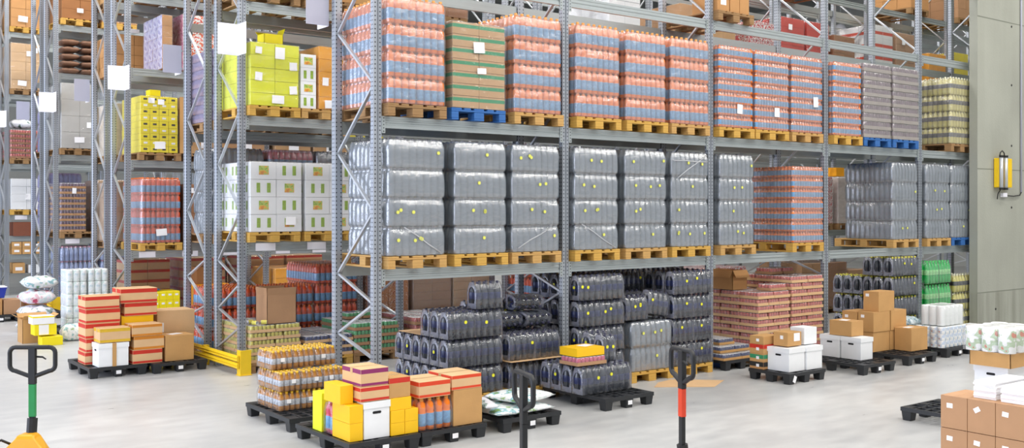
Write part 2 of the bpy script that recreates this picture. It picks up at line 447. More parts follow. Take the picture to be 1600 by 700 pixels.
def notes(t, lst, w):
    """paper notes stuck on a load: (face, along, height, width, tall)"""
    for f, a, h, lw, lh in lst:
        if f == 'f': put('label', rect_label(lw, lh, 'f'), t, (a, -.014, h), (0, rnd.uniform(-.08, .08), 0))
        else: put('label', rect_label(lw, lh, 'l'), t, (-.014, a, h))
def bottle_load(kind, x, y, z, label, group, w=.8, nl=4, m=None, lab=(), dots=0, pk=None, bulge=.03, depth=1.18, name='wrapped_bottle_load', hs=None, cat='wrapped pallet load', folds=()):
    p, B, L, C, pt = BOT[kind]; H = PROF[p][0][-1][1] if hs is None else hs
    nx, ny = pk or (4, 2)
    NX = max(1, int(round(w / (nx * pt)))); NY = max(1, int(depth / (ny * pt)))
    W = NX * nx * pt; D = NY * ny * pt
    t = thing(name, label, cat, (x, y, z), (0, 0, 0), group)
    sx = w / W
    t.location.x = clear(x - .012, w + .03, y) + .012
    for k in range(nl):
        for i in range(NX):
            for j in range(NY):
                if i and j and k < nl - 1 and not (i == NX - 1): continue
                put('bottle_pack', pack_mesh(kind, nx, ny), t, (i * nx * pt * sx, j * ny * pt, .004 + k * (H + .004)))
                OBJ_last = t.children
    zs = [.002 + k * (H + .004) for k in range(nl)] + [.004 + nl * (H + .004) - .012]
    wrap(t, w, D, zs, bulge, m or FILMD, scal=pt, wr=.005)
    for k in range(dots):
        a = rnd.uniform(.08, w - .08); h = (rnd.randrange(nl) + rnd.uniform(.5, .62)) * H
        put('round_sticker', cached('stickp', lambda: sticker_mesh(STICKP)), t, (a, -.014, h))
    for a0, h0, a1, h1 in folds:
        b = MB(); v = Vector((a1 - a0, 0, h1 - h0)).normalized() * .014; n_ = Vector((-v.z, 0, v.x)) * .6
        p, q = Vector((a0, -.012, h0)), Vector((a1, -.012, h1)); e = Vector((0, -.005, 0))
        b.rings([[c + n_, c + n_ * .2 + e, c - n_ * .3 + e, c - n_] for c in (p, (p * 2 + q) / 3 + n_ * .8, (p + q * 2) / 3 - n_ * .5, q)], FILMW)
        put('film_fold', b.mesh('film_fold', True), t)
    notes(t, lab, w)
    return t

# ------------------------------------------------------------------ cartons
def carton_mesh(w, d, h, base, bands=(), top=None, seam=True, tape=None, open_=False):
    """carton body; bands = ((from, to, material) as fractions of the height); flap seam on top"""
    def f():
        b = MB()
        zs = sorted({0., 1.} | {q for a, c, _ in bands for q in (a, c)})
        for a, c in zip(zs, zs[1:]):
            mm = base
            for p, q, k in bands:
                if p <= (a + c) / 2 <= q: mm = k
            b.box(0, 0, a * h, w, d, c * h, mm, 'tb')
        b.poly([(0, 0, 0), (0, d, 0), (w, d, 0), (w, 0, 0)], base)
        if not open_:
            g = .002 if seam else 0
            b.poly([(0, 0, h), (w, 0, h), (w, d / 2 - g, h), (0, d / 2 - g, h)], top or base)
            b.poly([(0, d / 2 + g, h), (w, d / 2 + g, h), (w, d, h), (0, d, h)], top or base)
            if seam:
                b.poly([(0, d / 2 - g, h), (w, d / 2 - g, h), (w, d / 2 - g, h - .004), (0, d / 2 - g, h - .004)], SEAM)
                b.poly([(0, d / 2 + g, h), (0, d / 2 + g, h - .004), (w, d / 2 + g, h - .004), (w, d / 2 + g, h)], SEAM)
                b.poly([(0, d / 2 - g, h - .004), (w, d / 2 - g, h - .004), (w, d / 2 + g, h - .004), (0, d / 2 + g, h - .004)], SEAM)
        else:
            e = .006
            b.box(e, e, .01, w - e, d - e, .012, SEAM)
            for q in ((0, 0, w, e), (0, d - e, w, d), (0, 0, e, d), (w - e, 0, w, d)): b.box(q[0], q[1], .0, q[2], q[3], h, base)
        return b.mesh('carton', bevel=0 if open_ else .003)
    return cached(('cart', round(w, 3), round(d, 3), round(h, 3), base.name, tuple((a, c, k.name) for a, c, k in bands), top and top.name, seam, open_), f)
def tape_mesh(w, d, h, front=.06):
    def f():
        b = MB(); t = .0012; y = d / 2
        b.box(-t, y - .024, h - front, 0, y + .024, h + t, TAPE); b.box(0, y - .024, h, w, y + .024, h + t, TAPE); b.box(w, y - .024, h - front, w + t, y + .024, h + t, TAPE)
        return b.mesh('tape')
    return cached(('tape', round(w, 3), round(d, 3), round(h, 3)), f)
STRIPE = ((.04, .2, RED), (.74, .97, RED))
def carton(x, y, z, w, d, h, label, base=None, bands=(), group=None, top=None, lab=(), tape=True, rot=0, name='carton', cat='box', seam=True):
    o = put(name, carton_mesh(w, d, h, base or CARD, bands, top, seam), None, (x, y, z), (0, 0, rot))
    tag(o, label, cat, group)
    if tape: put('tape', tape_mesh(w, d, h), o)
    for f, a, hh, lw, lh, *tw in lab:
        if f == 'f': put('label', rect_label(lw, lh, 'f'), o, (a, -.0005, hh), (0, tw[0] if tw else 0, 0))
        elif f == 'l': put('label', rect_label(lw, lh, 'l'), o, (-.0005, a, hh), (tw[0] if tw else 0, 0, 0))
        else: put('label', rect_label(lw, lh, 't'), o, (a, hh, h + .0013), (0, 0, tw[0] if tw else 0))
    return o
def hole_mesh(face):
    b = MB(); pts = [(.035 * math.copysign(1, math.cos(a)) + .013 * math.cos(a), .013 * math.sin(a)) for a in [math.pi * (k + .5) / 8 for k in range(16)]]
    if face == 'f': b.rings([[(u, y, v) for u, v in pts] for y in (0, -.0015)], HOLE)
    else: b.rings([[(x, u, v) for u, v in pts] for x in (0, -.0015)], HOLE)
    return b.mesh('hand_hole')
def file_box(x, y, z, w, d, h, label, hole='l', tape=False, group='white file boxes', rot=0):
    """white archive box with a lift-off lid and hand holes"""
    o = put('file_box', carton_mesh(w, d, h - .006, WCART, (), None, False), None, (x, y, z), (0, 0, rot))
    tag(o, label, 'box', group)
    def f():
        b = MB(); e = .007; hh = .062
        b.rings([[(-e, -e, -hh), (w + e, -e, -hh), (w + e, d + e, -hh), (-e, d + e, -hh)], [(-e, -e, .004), (w + e, -e, .004), (w + e, d + e, .004), (-e, d + e, .004)]], WCART, False)
        b.rings([[(-.001, -.001, -hh), (w + .001, -.001, -hh), (w + .001, d + .001, -hh), (-.001, d + .001, -hh)], [(-e, -e, -hh), (w + e, -e, -hh), (w + e, d + e, -hh), (-e, d + e, -hh)]], WCART, False, False)
        return b.mesh('lid')
    put('lid', cached(('lid', w, d), f), o, (0, 0, h - .004))
    for q in hole:
        if q == 'f': put('hand_hole', cached('holef', lambda: hole_mesh('f')), o, (w * .5, -.0005, h * .7))
        else: put('hand_hole', cached('holel', lambda: hole_mesh('l')), o, (-.0005, d * .5, h * .7))
    if tape:
        b = MB(); b.box(w * .52 - .028, -.010, .0, w * .52 + .028, -.0085, h - .003, CARD); b.box(w * .52 - .028, -.010, h, w * .52 + .028, d, h + .0015, CARD)
        put('tape', b.mesh('tape'), o)
    return o
def carton_load(x, y, z, w, d, label, group, nx, ny, nl, h, base, bands=(), lab=(), m=None, top=None, jitter=.006, name='wrapped_carton_load', extra=None, cat='wrapped pallet load', alt=True):
    """palletised cartons (each a part) under stretch film (m=False: no film)"""
    t = thing(name, label, cat, (clear(x - .02, w + .045, y) + .02, y, z), (0, 0, 0), group)
    for k in range(nl):
        a, c = (nx, ny) if (k % 2 == 0 or not alt) else (ny if alt == 2 else nx, nx if alt == 2 else ny)
        cw, cd = w / a, d / c
        for i in range(a):
            for j in range(c):
                if i and j and k < nl - 1 and i < a - 1: continue
                o = put('carton', carton_mesh(cw - .006, cd - .006, h - .004, base, bands, top), t, (i * cw + .003 + rnd.uniform(0, jitter), j * cd + .003 + rnd.uniform(0, jitter), k * h + .003))
                if extra: extra(o, cw, cd, h, i, j, k)
    if m is not False: wrap(t, w, d, [.002, nl * h * .33, nl * h * .66, nl * h + .006], 0, m or FILMC, .008, .02, .012)
    notes(t, lab, w)
    return t

# ------------------------------------------------------------------ trays of tins
def tin_mesh(m, r, h):
    def f():
        b = MB(); b.lathe([(r * .93, 0), (r, .006), (r, h - .012), (r * .95, h - .004), (r * .95, h), (r * .86, h), (r * .85, h - .003)], [TINT, m, m, TINT, TINT, TINT], 12)
        return b.mesh('tin', True)
    return cached(('tin', m.name, r, h), f)
def tray_mesh(w, d, h, m):
    def f():
        b = MB(); e = .004
        b.box(0, 0, 0, w, d, .004, m)
        for q in ((0, 0, w, e), (0, d - e, w, d), (0, e, e, d - e), (w - e, e, w, d - e)): b.box(q[0], q[1], .004, q[2], q[3], h, m)
        return b.mesh('can_tray')
    return cached(('tray', round(w, 3), round(d, 3), round(h, 3), m.name), f)
def soft_box(w, d, h, m, wr=.0015):
    def f(): return hull(w, d, [.0, h - .012], .006, int(w * 100) % 7, m, wr, .03)
    return cached(('soft', round(w, 3), round(d, 3), round(h, 3), m.name), f)
def tray(x, y, z, nx, ny, h, tin, label, group, card=None, full=False, r=.0325, wall=.42, rot=0, film_=True, parent=None, shell=FILM, w=None, d=None):
    """cardboard tray of tins under shrink film; only the tins one can see are built"""
    w, d = w or nx * 2 * r + .012, d or ny * 2 * r + .012
    sx, sy = (w - .012) / nx, (d - .012) / ny; r = min(sx, sy) / 2
    me = tray_mesh(w, d, h * wall, card or CARDP)
    if parent is None:
        o = put('can_tray', me, None, (x, y, z), (0, 0, rot)); tag(o, label, 'tray of tins', group)
    else: o = put('can_tray', me, parent, (x, y, z))
    for i in range(nx):
        for j in range(ny):
            if full or i == 0 or j == 0:
                put('tin', tin_mesh(tin, r - .0008, h - .008), o, (.006 + (i + .5) * sx, .006 + (j + .5) * sy, .0045), (0, 0, rnd.random() * 6))
    if film_: put('shrink_film', soft_box(w - .003, d - .003, h, shell), o, (.0015, .0015, .001))
    return o

# ------------------------------------------------------------------ soft bags
def pillow_mesh(w, d, h, m, seed, pat=None, n=14):
    b = MB(); k0 = b.mi(m)
    def P(i, j, s):
        u, v = i / n * 2 - 1, j / n * 2 - 1
        e = max(0, (1 - abs(u) ** 3.2) * (1 - abs(v) ** 3.2)) ** .5
        z = h * .5 + s * h * .5 * e + .5 * h * .3 * e * noise.noise((u * 2.2 + seed, v * 2.2, s * 3 + seed)) * (1 if s > 0 else .15)
        k = 1 - .05 * (1 - abs(v)) * abs(u)
        return (u * w / 2 * k + .01 * noise.noise((v * 4, seed, 1)), v * d / 2 + .01 * noise.noise((u * 4, seed, 2)), max(z, .0))
    for s in (1, -1):
        for i in range(n):
            for j in range(n):
                q = [P(i, j, s), P(i + 1, j, s), P(i + 1, j + 1, s), P(i, j + 1, s)]
                b.poly(q if s > 0 else q[::-1], m)
    return b.mesh('bag', True)
def bag_mat(name, cols, scale):
    """printed plastic sack: patches of colour on white"""
    m = mat(name, cols[0], .25, 0, .02)
    nt = m.node_tree; n = nt.nodes; l = nt.links; b = n['Principled BSDF']
    tc = n.new('ShaderNodeTexCoord'); nz = n.new('ShaderNodeTexNoise'); nz.inputs['Scale'].default_value = scale; nz.inputs['Detail'].default_value = 2
    l.new(tc.outputs['Object'], nz.inputs['Vector'])
    cr = n.new('ShaderNodeValToRGB'); l.new(nz.outputs['Fac'], cr.inputs['Fac'])
    cr.color_ramp.interpolation = 'CONSTANT'
    el = cr.color_ramp.elements
    pos = [0, .36, .44, .52, .6, .68][:len(cols)]
    while len(el) < len(cols): el.new(.5)
    for e, p, c in zip(el, pos, cols): e.position = p; e.color = rgb(c) + (1,)
    l.new(cr.outputs['Color'], b.inputs['Base Color'])
    nb = n.new('ShaderNodeTexNoise'); nb.inputs['Scale'].default_value = 14; l.new(tc.outputs['Object'], nb.inputs['Vector'])
    bp = n.new('ShaderNodeBump'); bp.inputs['Strength'].default_value = .5; bp.inputs['Distance'].default_value = .03
    l.new(nb.outputs['Fac'], bp.inputs['Height']); l.new(bp.outputs['Normal'], b.inputs['Normal'])
    return m
BAGG = bag_mat('printed_green_sack', ['7fa56a', '9fc7cf', 'eef2f2', 'f6f8f8', 'dfe8e6', 'a9c78c'], 9)
BAGP = bag_mat('printed_pink_sack', ['c84a6a', 'e9c5d0', 'f4f0f2', 'd7e6e8', 'efe7ee'], 6)
BAGK = bag_mat('printed_grey_sack', ['4a5a56', '8fa39c', 'e6e9f2', 'f2f2f8'], 8)
BAGB = bag_mat('printed_blue_sack', ['6f93ab', 'a9c6d3', 'e3eef2', 'c9dbe3', '93aebd'], 12)
BAGBR = mat('brown_sack', '7d5a44', .5, 0, .15, 4., bump=.3, bscale=12.)
ROLLW = mat('roll_paper', 'f1f4f3', .8, 0, .02, bump=.2, bscale=30.)
ROLLA = bag_mat('printed_roll_wrap', ['cfe3ea', 'e8f1f4', 'f4f8f8', 'd9ece6', 'eef4f4'], 10)
ROLLP = bag_mat('printed_fruit_wrap', ['d98a3a', 'c9d6e8', 'f6f6f4', 'f2f2ee', '7fb0d8', 'f0d8a8'], 9)
ROLLT = bag_mat('printed_towel_wrap', ['d07a5a', 'b8cca8', 'f0f0ee', 'f4f4f2', 'ece8e0', 'dcae90'], 7)
def bag(x, y, z, w, d, h, m, label, cat='bag', group=None, rot=(0, 0, 0), seed=0, name='plastic_sack'):
    return tag(put(name, pillow_mesh(w, d, h, m, seed), None, (x, y, z), rot), label, cat, group)
def roll_pack(x, y, z, nx, ny, nz, r, h, m, label, group, rot=0, name='paper_roll_pack'):
    """rolls standing in a plastic pack that shows their round sides"""
    t = thing(name, label, 'paper roll pack', (x, y, z), (0, 0, rot), group)
    def f():
        b = MB(); b.lathe([(r * .3, .0), (r * .96, .0), (r, .008), (r, h - .008), (r * .96, h), (r * .3, h), (r * .28, h - .02)], [ROLLW, m, m, m, ROLLW, ROLLW], 14)
        return b.mesh('paper_roll', True)
    me = cached(('roll', r, h, m.name), f)
    for i in range(nx):
        for j in range(ny):
            for k in range(nz): put('paper_roll', me, t, ((2 * i + 1) * r, (2 * j + 1) * r, .002 + k * h))
    put('shrink_film', soft_box(2 * r * nx + .006, 2 * r * ny + .006, h * nz + .003, FILM, .003), t, (-.003, -.003, 0))
    return t
# ------------------------------------------------------------------ room
def floor_material():
    m = bpy.data.materials.new('polished_concrete_floor'); m.use_nodes = True
    nt = m.node_tree; n = nt.nodes; l = nt.links; b = n['Principled BSDF']
    tc = n.new('ShaderNodeTexCoord')
    a = n.new('ShaderNodeTexNoise'); a.inputs['Scale'].default_value = .5; a.inputs['Detail'].default_value = 6; a.inputs['Roughness'].default_value = .6
    l.new(tc.outputs['Object'], a.inputs['Vector'])
    c = n.new('ShaderNodeTexNoise'); c.inputs['Scale'].default_value = 6; c.inputs['Detail'].default_value = 5
    mp = n.new('ShaderNodeMapping'); mp.inputs['Scale'].default_value = (.35, 1, 1); l.new(tc.outputs['Object'], mp.inputs['Vector']); l.new(mp.outputs['Vector'], c.inputs['Vector'])
    ad = n.new('ShaderNodeMath'); ad.operation = 'MULTIPLY_ADD'; l.new(a.outputs['Fac'], ad.inputs[0]); ad.inputs[1].default_value = .6
    m2 = n.new('ShaderNodeMath'); m2.operation = 'MULTIPLY'; l.new(c.outputs['Fac'], m2.inputs[0]); m2.inputs[1].default_value = .4
    l.new(m2.outputs[0], ad.inputs[2])
    cr = n.new('ShaderNodeValToRGB'); l.new(ad.outputs[0], cr.inputs['Fac'])
    cr.color_ramp.elements[0].position = .3; cr.color_ramp.elements[0].color = rgb('a2a4a6') + (1,)
    cr.color_ramp.elements[1].position = .7; cr.color_ramp.elements[1].color = rgb('cdcdcb') + (1,)
    l.new(cr.outputs['Color'], b.inputs['Base Color'])
    rr = n.new('ShaderNodeMapRange'); l.new(c.outputs['Fac'], rr.inputs['Value']); rr.inputs['To Min'].default_value = .22; rr.inputs['To Max'].default_value = .42
    l.new(rr.outputs['Result'], b.inputs['Roughness'])
    b.inputs['Specular IOR Level'].default_value = .5
    return m
def concrete_material():
    m = mat('board_marked_concrete', 'a2a499', .85, 0, .09, 1.1, (1, 1, .8), bump=.15, bscale=30)
    nt = m.node_tree; n = nt.nodes; l = nt.links; b = n['Principled BSDF']
    src = b.inputs['Base Color'].links[0].from_socket
    tc = n.new('ShaderNodeTexCoord')
    st = n.new('ShaderNodeTexNoise'); st.inputs['Scale'].default_value = 1.; st.inputs['Detail'].default_value = 5
    mp = n.new('ShaderNodeMapping'); mp.inputs['Scale'].default_value = (5, 5, .35); l.new(tc.outputs['Object'], mp.inputs['Vector']); l.new(mp.outputs['Vector'], st.inputs['Vector'])
    cr = n.new('ShaderNodeValToRGB'); l.new(st.outputs['Fac'], cr.inputs['Fac'])
    cr.color_ramp.elements[0].position = .35; cr.color_ramp.elements[0].color = (.62, .62, .58, 1)
    cr.color_ramp.elements[1].position = .62; cr.color_ramp.elements[1].color = (1, 1, 1, 1)
    mx = n.new('ShaderNodeMix'); mx.data_type = 'RGBA'; mx.blend_type = 'MULTIPLY'
    sz = n.new('ShaderNodeSeparateXYZ'); l.new(tc.outputs['Object'], sz.inputs[0])
    lt = n.new('ShaderNodeMapRange'); lt.inputs['From Min'].default_value = .76; lt.inputs['From Max'].default_value = .82; lt.inputs['To Min'].default_value = .8; lt.inputs['To Max'].default_value = .12
    l.new(sz.outputs['Z'], lt.inputs['Value']); l.new(lt.outputs['Result'], mx.inputs['Factor'])
    l.new(src, mx.inputs['A']); l.new(cr.outputs['Color'], mx.inputs['B']); l.new(mx.outputs['Result'], b.inputs['Base Color'])
    return m
CONC = concrete_material()
WALLM = mat('painted_wall', 'a9aba8', .8, 0, .03)
CEILM = mat('steel_ceiling', '8d9190', .7, .1, .05)
b = MB(); b.box(-16, -18, -.1, 34, 36, 0, floor_material()); struct('floor', b.mesh('floor'))
b = MB(); b.box(-16, 36, 0, 34, 36.2, 12, WALLM); struct('wall_back', b.mesh('wall'))
b = MB(); b.box(34, -18, 0, 34.2, 36.2, 12, WALLM); struct('wall_right', b.mesh('wall'))
b = MB()
b.box(-16.2, -18, 12, 34.2, 36.2, 12.15, CEILM)
for k in range(11): b.box(-16, -17 + k * 5, 11.4, 34, -16.8 + k * 5, 12, CEILM)
struct('ceiling', b.mesh('ceiling'))
# thick concrete wall end that stops the front rack on the right
WX, WY = 12.64, -.3
b = MB()
b.box(WX, WY, 0, WX + 9, WY + .16, 11.4, CONC)
# pour joints and tie holes
for z in (.79, 3.12, 5.98): b.box(WX - .002, WY - .003, z, WX + 9, WY, z + .016, mat('pour_joint', '7d8175', .9, 0, .05))
for x, z in ((1.28, 5.98 - .06), (1.28, 4.78), (1.28, 3.6), (.67, .46), (1.28, 2.4), (1.9, .46)):
    if 1:
        b.rings([[(WX + x + .022 * math.cos(a * math.pi / 6), yy, z + .022 * math.sin(a * math.pi / 6)) for a in range(12)] for yy in (WY, WY - .004)], HOLE)
struct('wall_concrete', b.mesh('wall'))

# ------------------------------------------------------------------ racks
def post_mesh(h):
    def f():
        b = MB(); out = [(-.052, -.04), (-.012, -.04), (-.012, -.026), (.012, -.026), (.012, -.04), (.052, -.04), (.052, .03), (.04, .04), (-.04, .04), (-.052, .03)]
        b.prism(out, 'z', .006, h, POST)
        return b.mesh('upright_post')
    return cached(('post', h), f)
def foot_mesh():
    b = MB(); b.box(-.058, -.08, 0, .058, .08, .008, STEEL)
    for sx in (-.04, .04): b.lathe([(.012, .008), (.012, .022), (.008, .024)], STEEL, 6, sx, .064)
    return b.mesh('foot_plate', bevel=.002)
def beam_mesh(L):
    """box beam with rolled ridges and a bolted connector at each end"""
    def f():
        b = MB(); h = .135
        out = [(-.025, 0), (-.025, .03), (-.017, .036), (-.017, .058), (-.025, .064), (-.025, .082), (-.019, .088), (-.019, .104), (-.025, .11), (-.025, h), (.022, h), (.022, 0)]
        b.prism(out, 'x', .004, L - .004, BEAMM)
        for x0, s in ((0, 1), (L, -1)):
            a, c = sorted((x0, x0 + s * .045))
            b.box(a, -.034, -.06, c, -.026, h, BEAMM)
            for k in range(5):
                z = -.045 + k * .038
                b.box(x0 + s * .018, -.0355, z, x0 + s * .018 + s * .012, -.034, z + .012, HOLE)
        return b.mesh('beam')
    return cached(('beam', round(L, 3)), f)
def brace_mesh(L):
    def f():
        b = MB(); b.bar((0, 0, 0), (0, 0, L), .036, .026, BRACE)
        for z in (.02, L - .02): b.tube([(-.024, 0, z), (.024, 0, z)], .008, STEEL, 6)
        return b.mesh('brace')
    return cached(('brace', round(L, 3)), f)
NODES = [('r', .3), ('f', .66), ('r', .88), ('f', 1.29), ('r', 1.6), ('f', 2.35), ('r', 3.05), ('f', 3.81), ('r', 4.5), ('f', 5.25), ('r', 5.98), ('f', 6.7), ('r', 7.45), ('f', 8.2)]
def rack(label, yf, yr, xs, levels, H=9.4, plates=(), flip=False, braced=None, rear_from=0):
    t = thing('pallet_rack', label, 'pallet rack', (xs[0], yf, 0), (0, 0, 0), 'pallet racks')
    for i, x in enumerate(xs):
        for y, ang in ((yf, 0), (yr, math.pi)):
            o = put('upright_post', post_mesh(H), t, (x - xs[0], y - yf, 0), (0, 0, ang))
            put('foot_plate', cached('foot', foot_mesh), o)
        if braced is None or i < braced:
            for (s0, z0), (s1, z1) in zip(NODES, NODES[1:]):
                if flip: s0, s1 = s1, s0
                ya, yb = (.035 if s == 'f' else yr - yf - .035 for s in (s0, s1))
                v = Vector((0, yb - ya, z1 - z0))
                o = put('brace', brace_mesh(v.length - .01), t, (x - xs[0], ya, z0))
                o.rotation_euler = (-math.atan2(yb - ya, z1 - z0), 0, 0)
    for i in range(len(xs) - 1):
        L = xs[i + 1] - xs[i] - .106
        for z in levels:
            for y, a in ((yf, 0), (yr, math.pi)):
                dx = xs[i] - xs[0] + .053
                o = put('beam', beam_mesh(L), t, (dx if not a else dx + L, y - yf + (-.012 if not a else .012), z - .135), (0, 0, a))
                if not a and z in plates and i < 2:
                    n = int(L / .8)
                    for k in range(n):
                        put('label_plate', rect_label(.31, .11, 'f', WHITE), o, (.3 + k * .82, -.03, .065))
    return t
FL = [1.69, 3.44, 5.16, 6.9]
A1L, A2L = [1.89, 3.73, 5.39, 7.2], [1.83, 3.6, 5.39, 7.2]
BL = [1.58, 3.29, 5.02, 6.4, 8.1]
CL = [1.69, 3.62, 5.5, 6.62, 8.3]
DL = [1.12, 1.62, 2.2, 3.6, 5.5, 7.2]
rack('grey steel pallet rack nearest the camera, beside the concrete wall, holding dark bottle pallets', .04, .98, FX, FL)
rack('pallet rack behind the nearest one, facing the aisle, with yellow end guard', 3.94, 4.84, AX, A1L, plates=(1.89,))
rack('pallet rack back to back with the one that has white produce cartons', 5.27, 6.16, AX, A2L, flip=True)
rack('pallet rack holding the yellow cartons and the orange bottle pallet by the aisle', 9.37, 10.27, BX, BL, plates=(1.58,))
rack('pallet rack back to back with the yellow carton rack, second aisle', 10.7, 11.6, BX, BL, flip=True)
rack('pallet rack with big grey cartons and purple tins, third aisle', 14.81, 15.71, CX, CL, plates=(1.69,))
rack('pallet rack back to back with the grey carton rack, third aisle', 16.14, 17.04, CX, CL, flip=True)
rack('farthest pallet rack with low shelves of small cartons, at the far left', 20.24, 21.14, CX[:3], DL, plates=(2.2,))
rack('pallet rack back to back with the farthest one', 21.57, 22.47, CX[:3], DL, flip=True)

# row-end signs: white plates folded round the corner uprights
def sign_mesh(ax, ay, sy, m, z=.45):
    b = MB(); t = .003
    b.box(-ax, -t, 0, 0, t, z, m)
    if sy < 0: b.box(-t, -ay, 0, t, -t, z, WHITE)
    else: b.box(-t, t, 0, t, ay, z, WHITE)
    return b.mesh('aisle_sign')
def sign(x, y, sy, z, label, m=None, ax=.3, ay=.3):
    o = put('aisle_sign', sign_mesh(ax, ay, sy, m or WHITE), None, (x, y, z)); tag(o, label, 'sign', 'row end signs')
    b = MB()
    for zz in (.08, .37): b.box(.003, .0 if sy > 0 else -.03, zz - .015, .02, .03 if sy > 0 else 0, zz + .015, STEEL)
    put('bracket', b.mesh('bracket'), o)
S = 'white folded aisle sign on the '
sign(-.075, 3.885, -1, 4.58, S + 'corner post above the yellow end guard')
sign(-.075, 9.3, -1, 4.58, S + 'second aisle corner post, beside the yellow cartons')
sign(-.075, 14.74, -1, 4.58, S + 'third aisle corner post, beside the grey cartons')
sign(-.075, 20.17, -1, 4.58, S + 'farthest corner post')
S = 'grey-backed aisle sign on the '
sign(-.075, 6.23, 1, 4.57, S + 'rear post beside the purple wrapped cartons', GREYB)
sign(-.075, 11.67, 1, 4.57, S + 'rear post in front of the grey cartons', GREYB)
sign(-.075, 17.11, 1, 4.57, S + 'rear post in front of dark red wrapped load', GREYB)
sign(-.075, 1.055, 1, 4.6, S + 'rear post of the nearest rack', GREYB)

# yellow end guards
def guard(x, y0, y1, label):
    t = thing('end_guard', label, 'rack guard', (x, y0, 0), (0, 0, 0), 'yellow rack end guards')
    D = y1 - y0
    def corner(w, h):
        b = MB(); b.box(-.012, 0, 0, 0, w, h, YPAINT); b.box(0, 0, 0, w + .02, .012, h, YPAINT); b.box(-.03, -.02, 0, w + .03, w, .01, YPAINT); return b.mesh('guard_post', bevel=.003)
    put('guard_post', corner(.13, .36), t, (0, -.02, 0))
    p = put('guard_post', corner(.13, .36), t, (0, D, 0)); p.scale = (1, -1, 1)
    b = MB(); b.box(-.05, D / 2 - .05, 0, .03, D / 2 + .05, .3, YPAINT); put('guard_post', b.mesh('guard_post', bevel=.004), t)
    for z in (.1, .2):
        b = MB()
        out = [(-.045, 0), (-.06, .018), (-.045, .036), (-.06, .054), (-.045, .085), (-.02, .085), (-.02, 0)]
        b.prism([(a, zz) for a, zz in out], 'y', .0, D, YPAINT); put('guard_rail', b.mesh('guard_rail'), t, (0, 0, z))
guard(-.1, 3.72, 6.38, 'yellow end guard at the foot of the rack holding yellow-lidded tins')
guard(-.1, 14.6, 17.26, 'yellow end guard at the far left beside pet food bags')

# ------------------------------------------------------------------ light, camera
def area(name, loc, rot, sx, sy, power, col=(1, 1, 1)):
    l = bpy.data.lights.new(name, 'AREA'); l.shape = 'RECTANGLE'; l.size = sx; l.size_y = sy; l.energy = power; l.color = col
    o = OBJ.new(name, l); COL.objects.link(o); o.location = loc; o.rotation_euler = rot
    return o
W_ = (1, .965, .92)
for y, pw in ((-13, 1000), (-8.5, 1100), (-4.2, 1000), (2.4, 1000), (7.8, 1200), (13.2, 1200), (18.8, 1100)):
    area('ceiling_tube_lamp', (6, y, 11.2), (0, 0, 0), 30, .4, pw, W_)
# daylight from the dock doors on the left
area('dock_daylight', (-15.5, 6, 4.5), (0, R(-90), 0), 8, 26, 2300, (.70, .78, 1))
w = bpy.data.worlds.new('world'); scene.world = w; w.use_nodes = True
w.node_tree.nodes['Background'].inputs['Color'].default_value = (.93, .96, 1, 1)
w.node_tree.nodes['Background'].inputs['Strength'].default_value = .45
cam = bpy.data.cameras.new('camera'); co = OBJ.new('camera', cam); COL.objects.link(co)
co.location = (-5.75, -10.07, 2.39); co.rotation_euler = (R(90), 0, -.651)
cam.sensor_width = 36; cam.lens = 1580 / 1600 * 36; cam.shift_y = -25 / 1600; cam.clip_end = 200
scene.camera = co
scene.view_settings.view_transform = 'Standard'; scene.view_settings.look = 'None'
scene.view_settings.gamma = 1; scene.view_settings.exposure = .36; scene.view_settings.use_curve_mapping = False
scene.cycles.max_bounces = 8; scene.cycles.transparent_max_bounces = 24
scene.cycles.caustics_reflective = False; scene.cycles.caustics_refractive = False
scene.cycles.sample_clamp_indirect = 6
# ------------------------------------------------------------------ front rack, lower shelf: wrapped dark bottles
Z1 = 1.69 + PALZ + .003
G1 = 'wrapped dark bottle loads on the lower shelf'
L1 = [(.09, .78), (1.0, .78), (1.86, .77), (2.89, .78), (3.80, .8), (4.70, .76), (5.72, .76)]
for k, (x, w) in enumerate(L1):
    nm = ORD[k + 1]
    wood_pallet(x - .01, -.1, 1.692, f'wooden pallet under the {nm} wrapped dark bottle load from the corner post, lower shelf', WOODY if k % 2 else WOOD, 'pallets on the lower shelf')
    bottle_load('greyed', x, -.09, Z1, f'wrapped dark bottle load on the lower shelf, {nm} from the corner post', G1, w, 4, FILMD, dots=rnd.choice([6, 8, 9]), bulge=.035, folds={0: [(.2, .33, .7, .03)], 2: [(.08, .05, .62, .31)], 3: [(.1, .34, .7, .02)], 5: [(.1, .98, .7, 1.32), (.02, 1.22, .72, 1.22)]}.get(k, ()))
wood_pallet(7.4, -.1, 1.692, 'wooden pallet under the orange bottle load on the lower shelf', WOODY, 'pallets on the lower shelf')
bottle_load('smalljuice', 7.42, -.09, Z1, 'wrapped load of small orange bottles, only orange one on the lower shelf', 'wrapped orange bottle loads', .78, 7, FILMO, pk=(6, 3), bulge=.012, name='wrapped_bottle_load')
wood_pallet(10.19, -.1, 1.692, 'wooden pallet under the broad dark bottle load right of the gap, lower shelf', WOOD, 'pallets on the lower shelf')
bottle_load('greyed', 10.2, -.09, Z1, 'wrapped dark bottle load showing its long side beside the gap, lower shelf', G1, .78, 4, FILMD, dots=3)
wood_pallet(11.27, -.1, 1.692, 'wooden pallet under the dark bottle load second from the concrete wall, lower shelf', WOOD, 'pallets on the lower shelf')
bottle_load('greyed', 11.28, -.09, Z1, 'wrapped dark bottle load second from the concrete wall, lower shelf', G1, .78, 4, FILMD, dots=4)
wood_pallet(12.1, -.1, 1.692, 'blue pallet beside the concrete wall, lower shelf', BLUEW, 'pallets on the lower shelf')
bottle_load('greyed', 12.12, -.09, Z1, 'wrapped dark bottle load beside the concrete wall, lower shelf', G1, .78, 4, FILMD, dots=2)

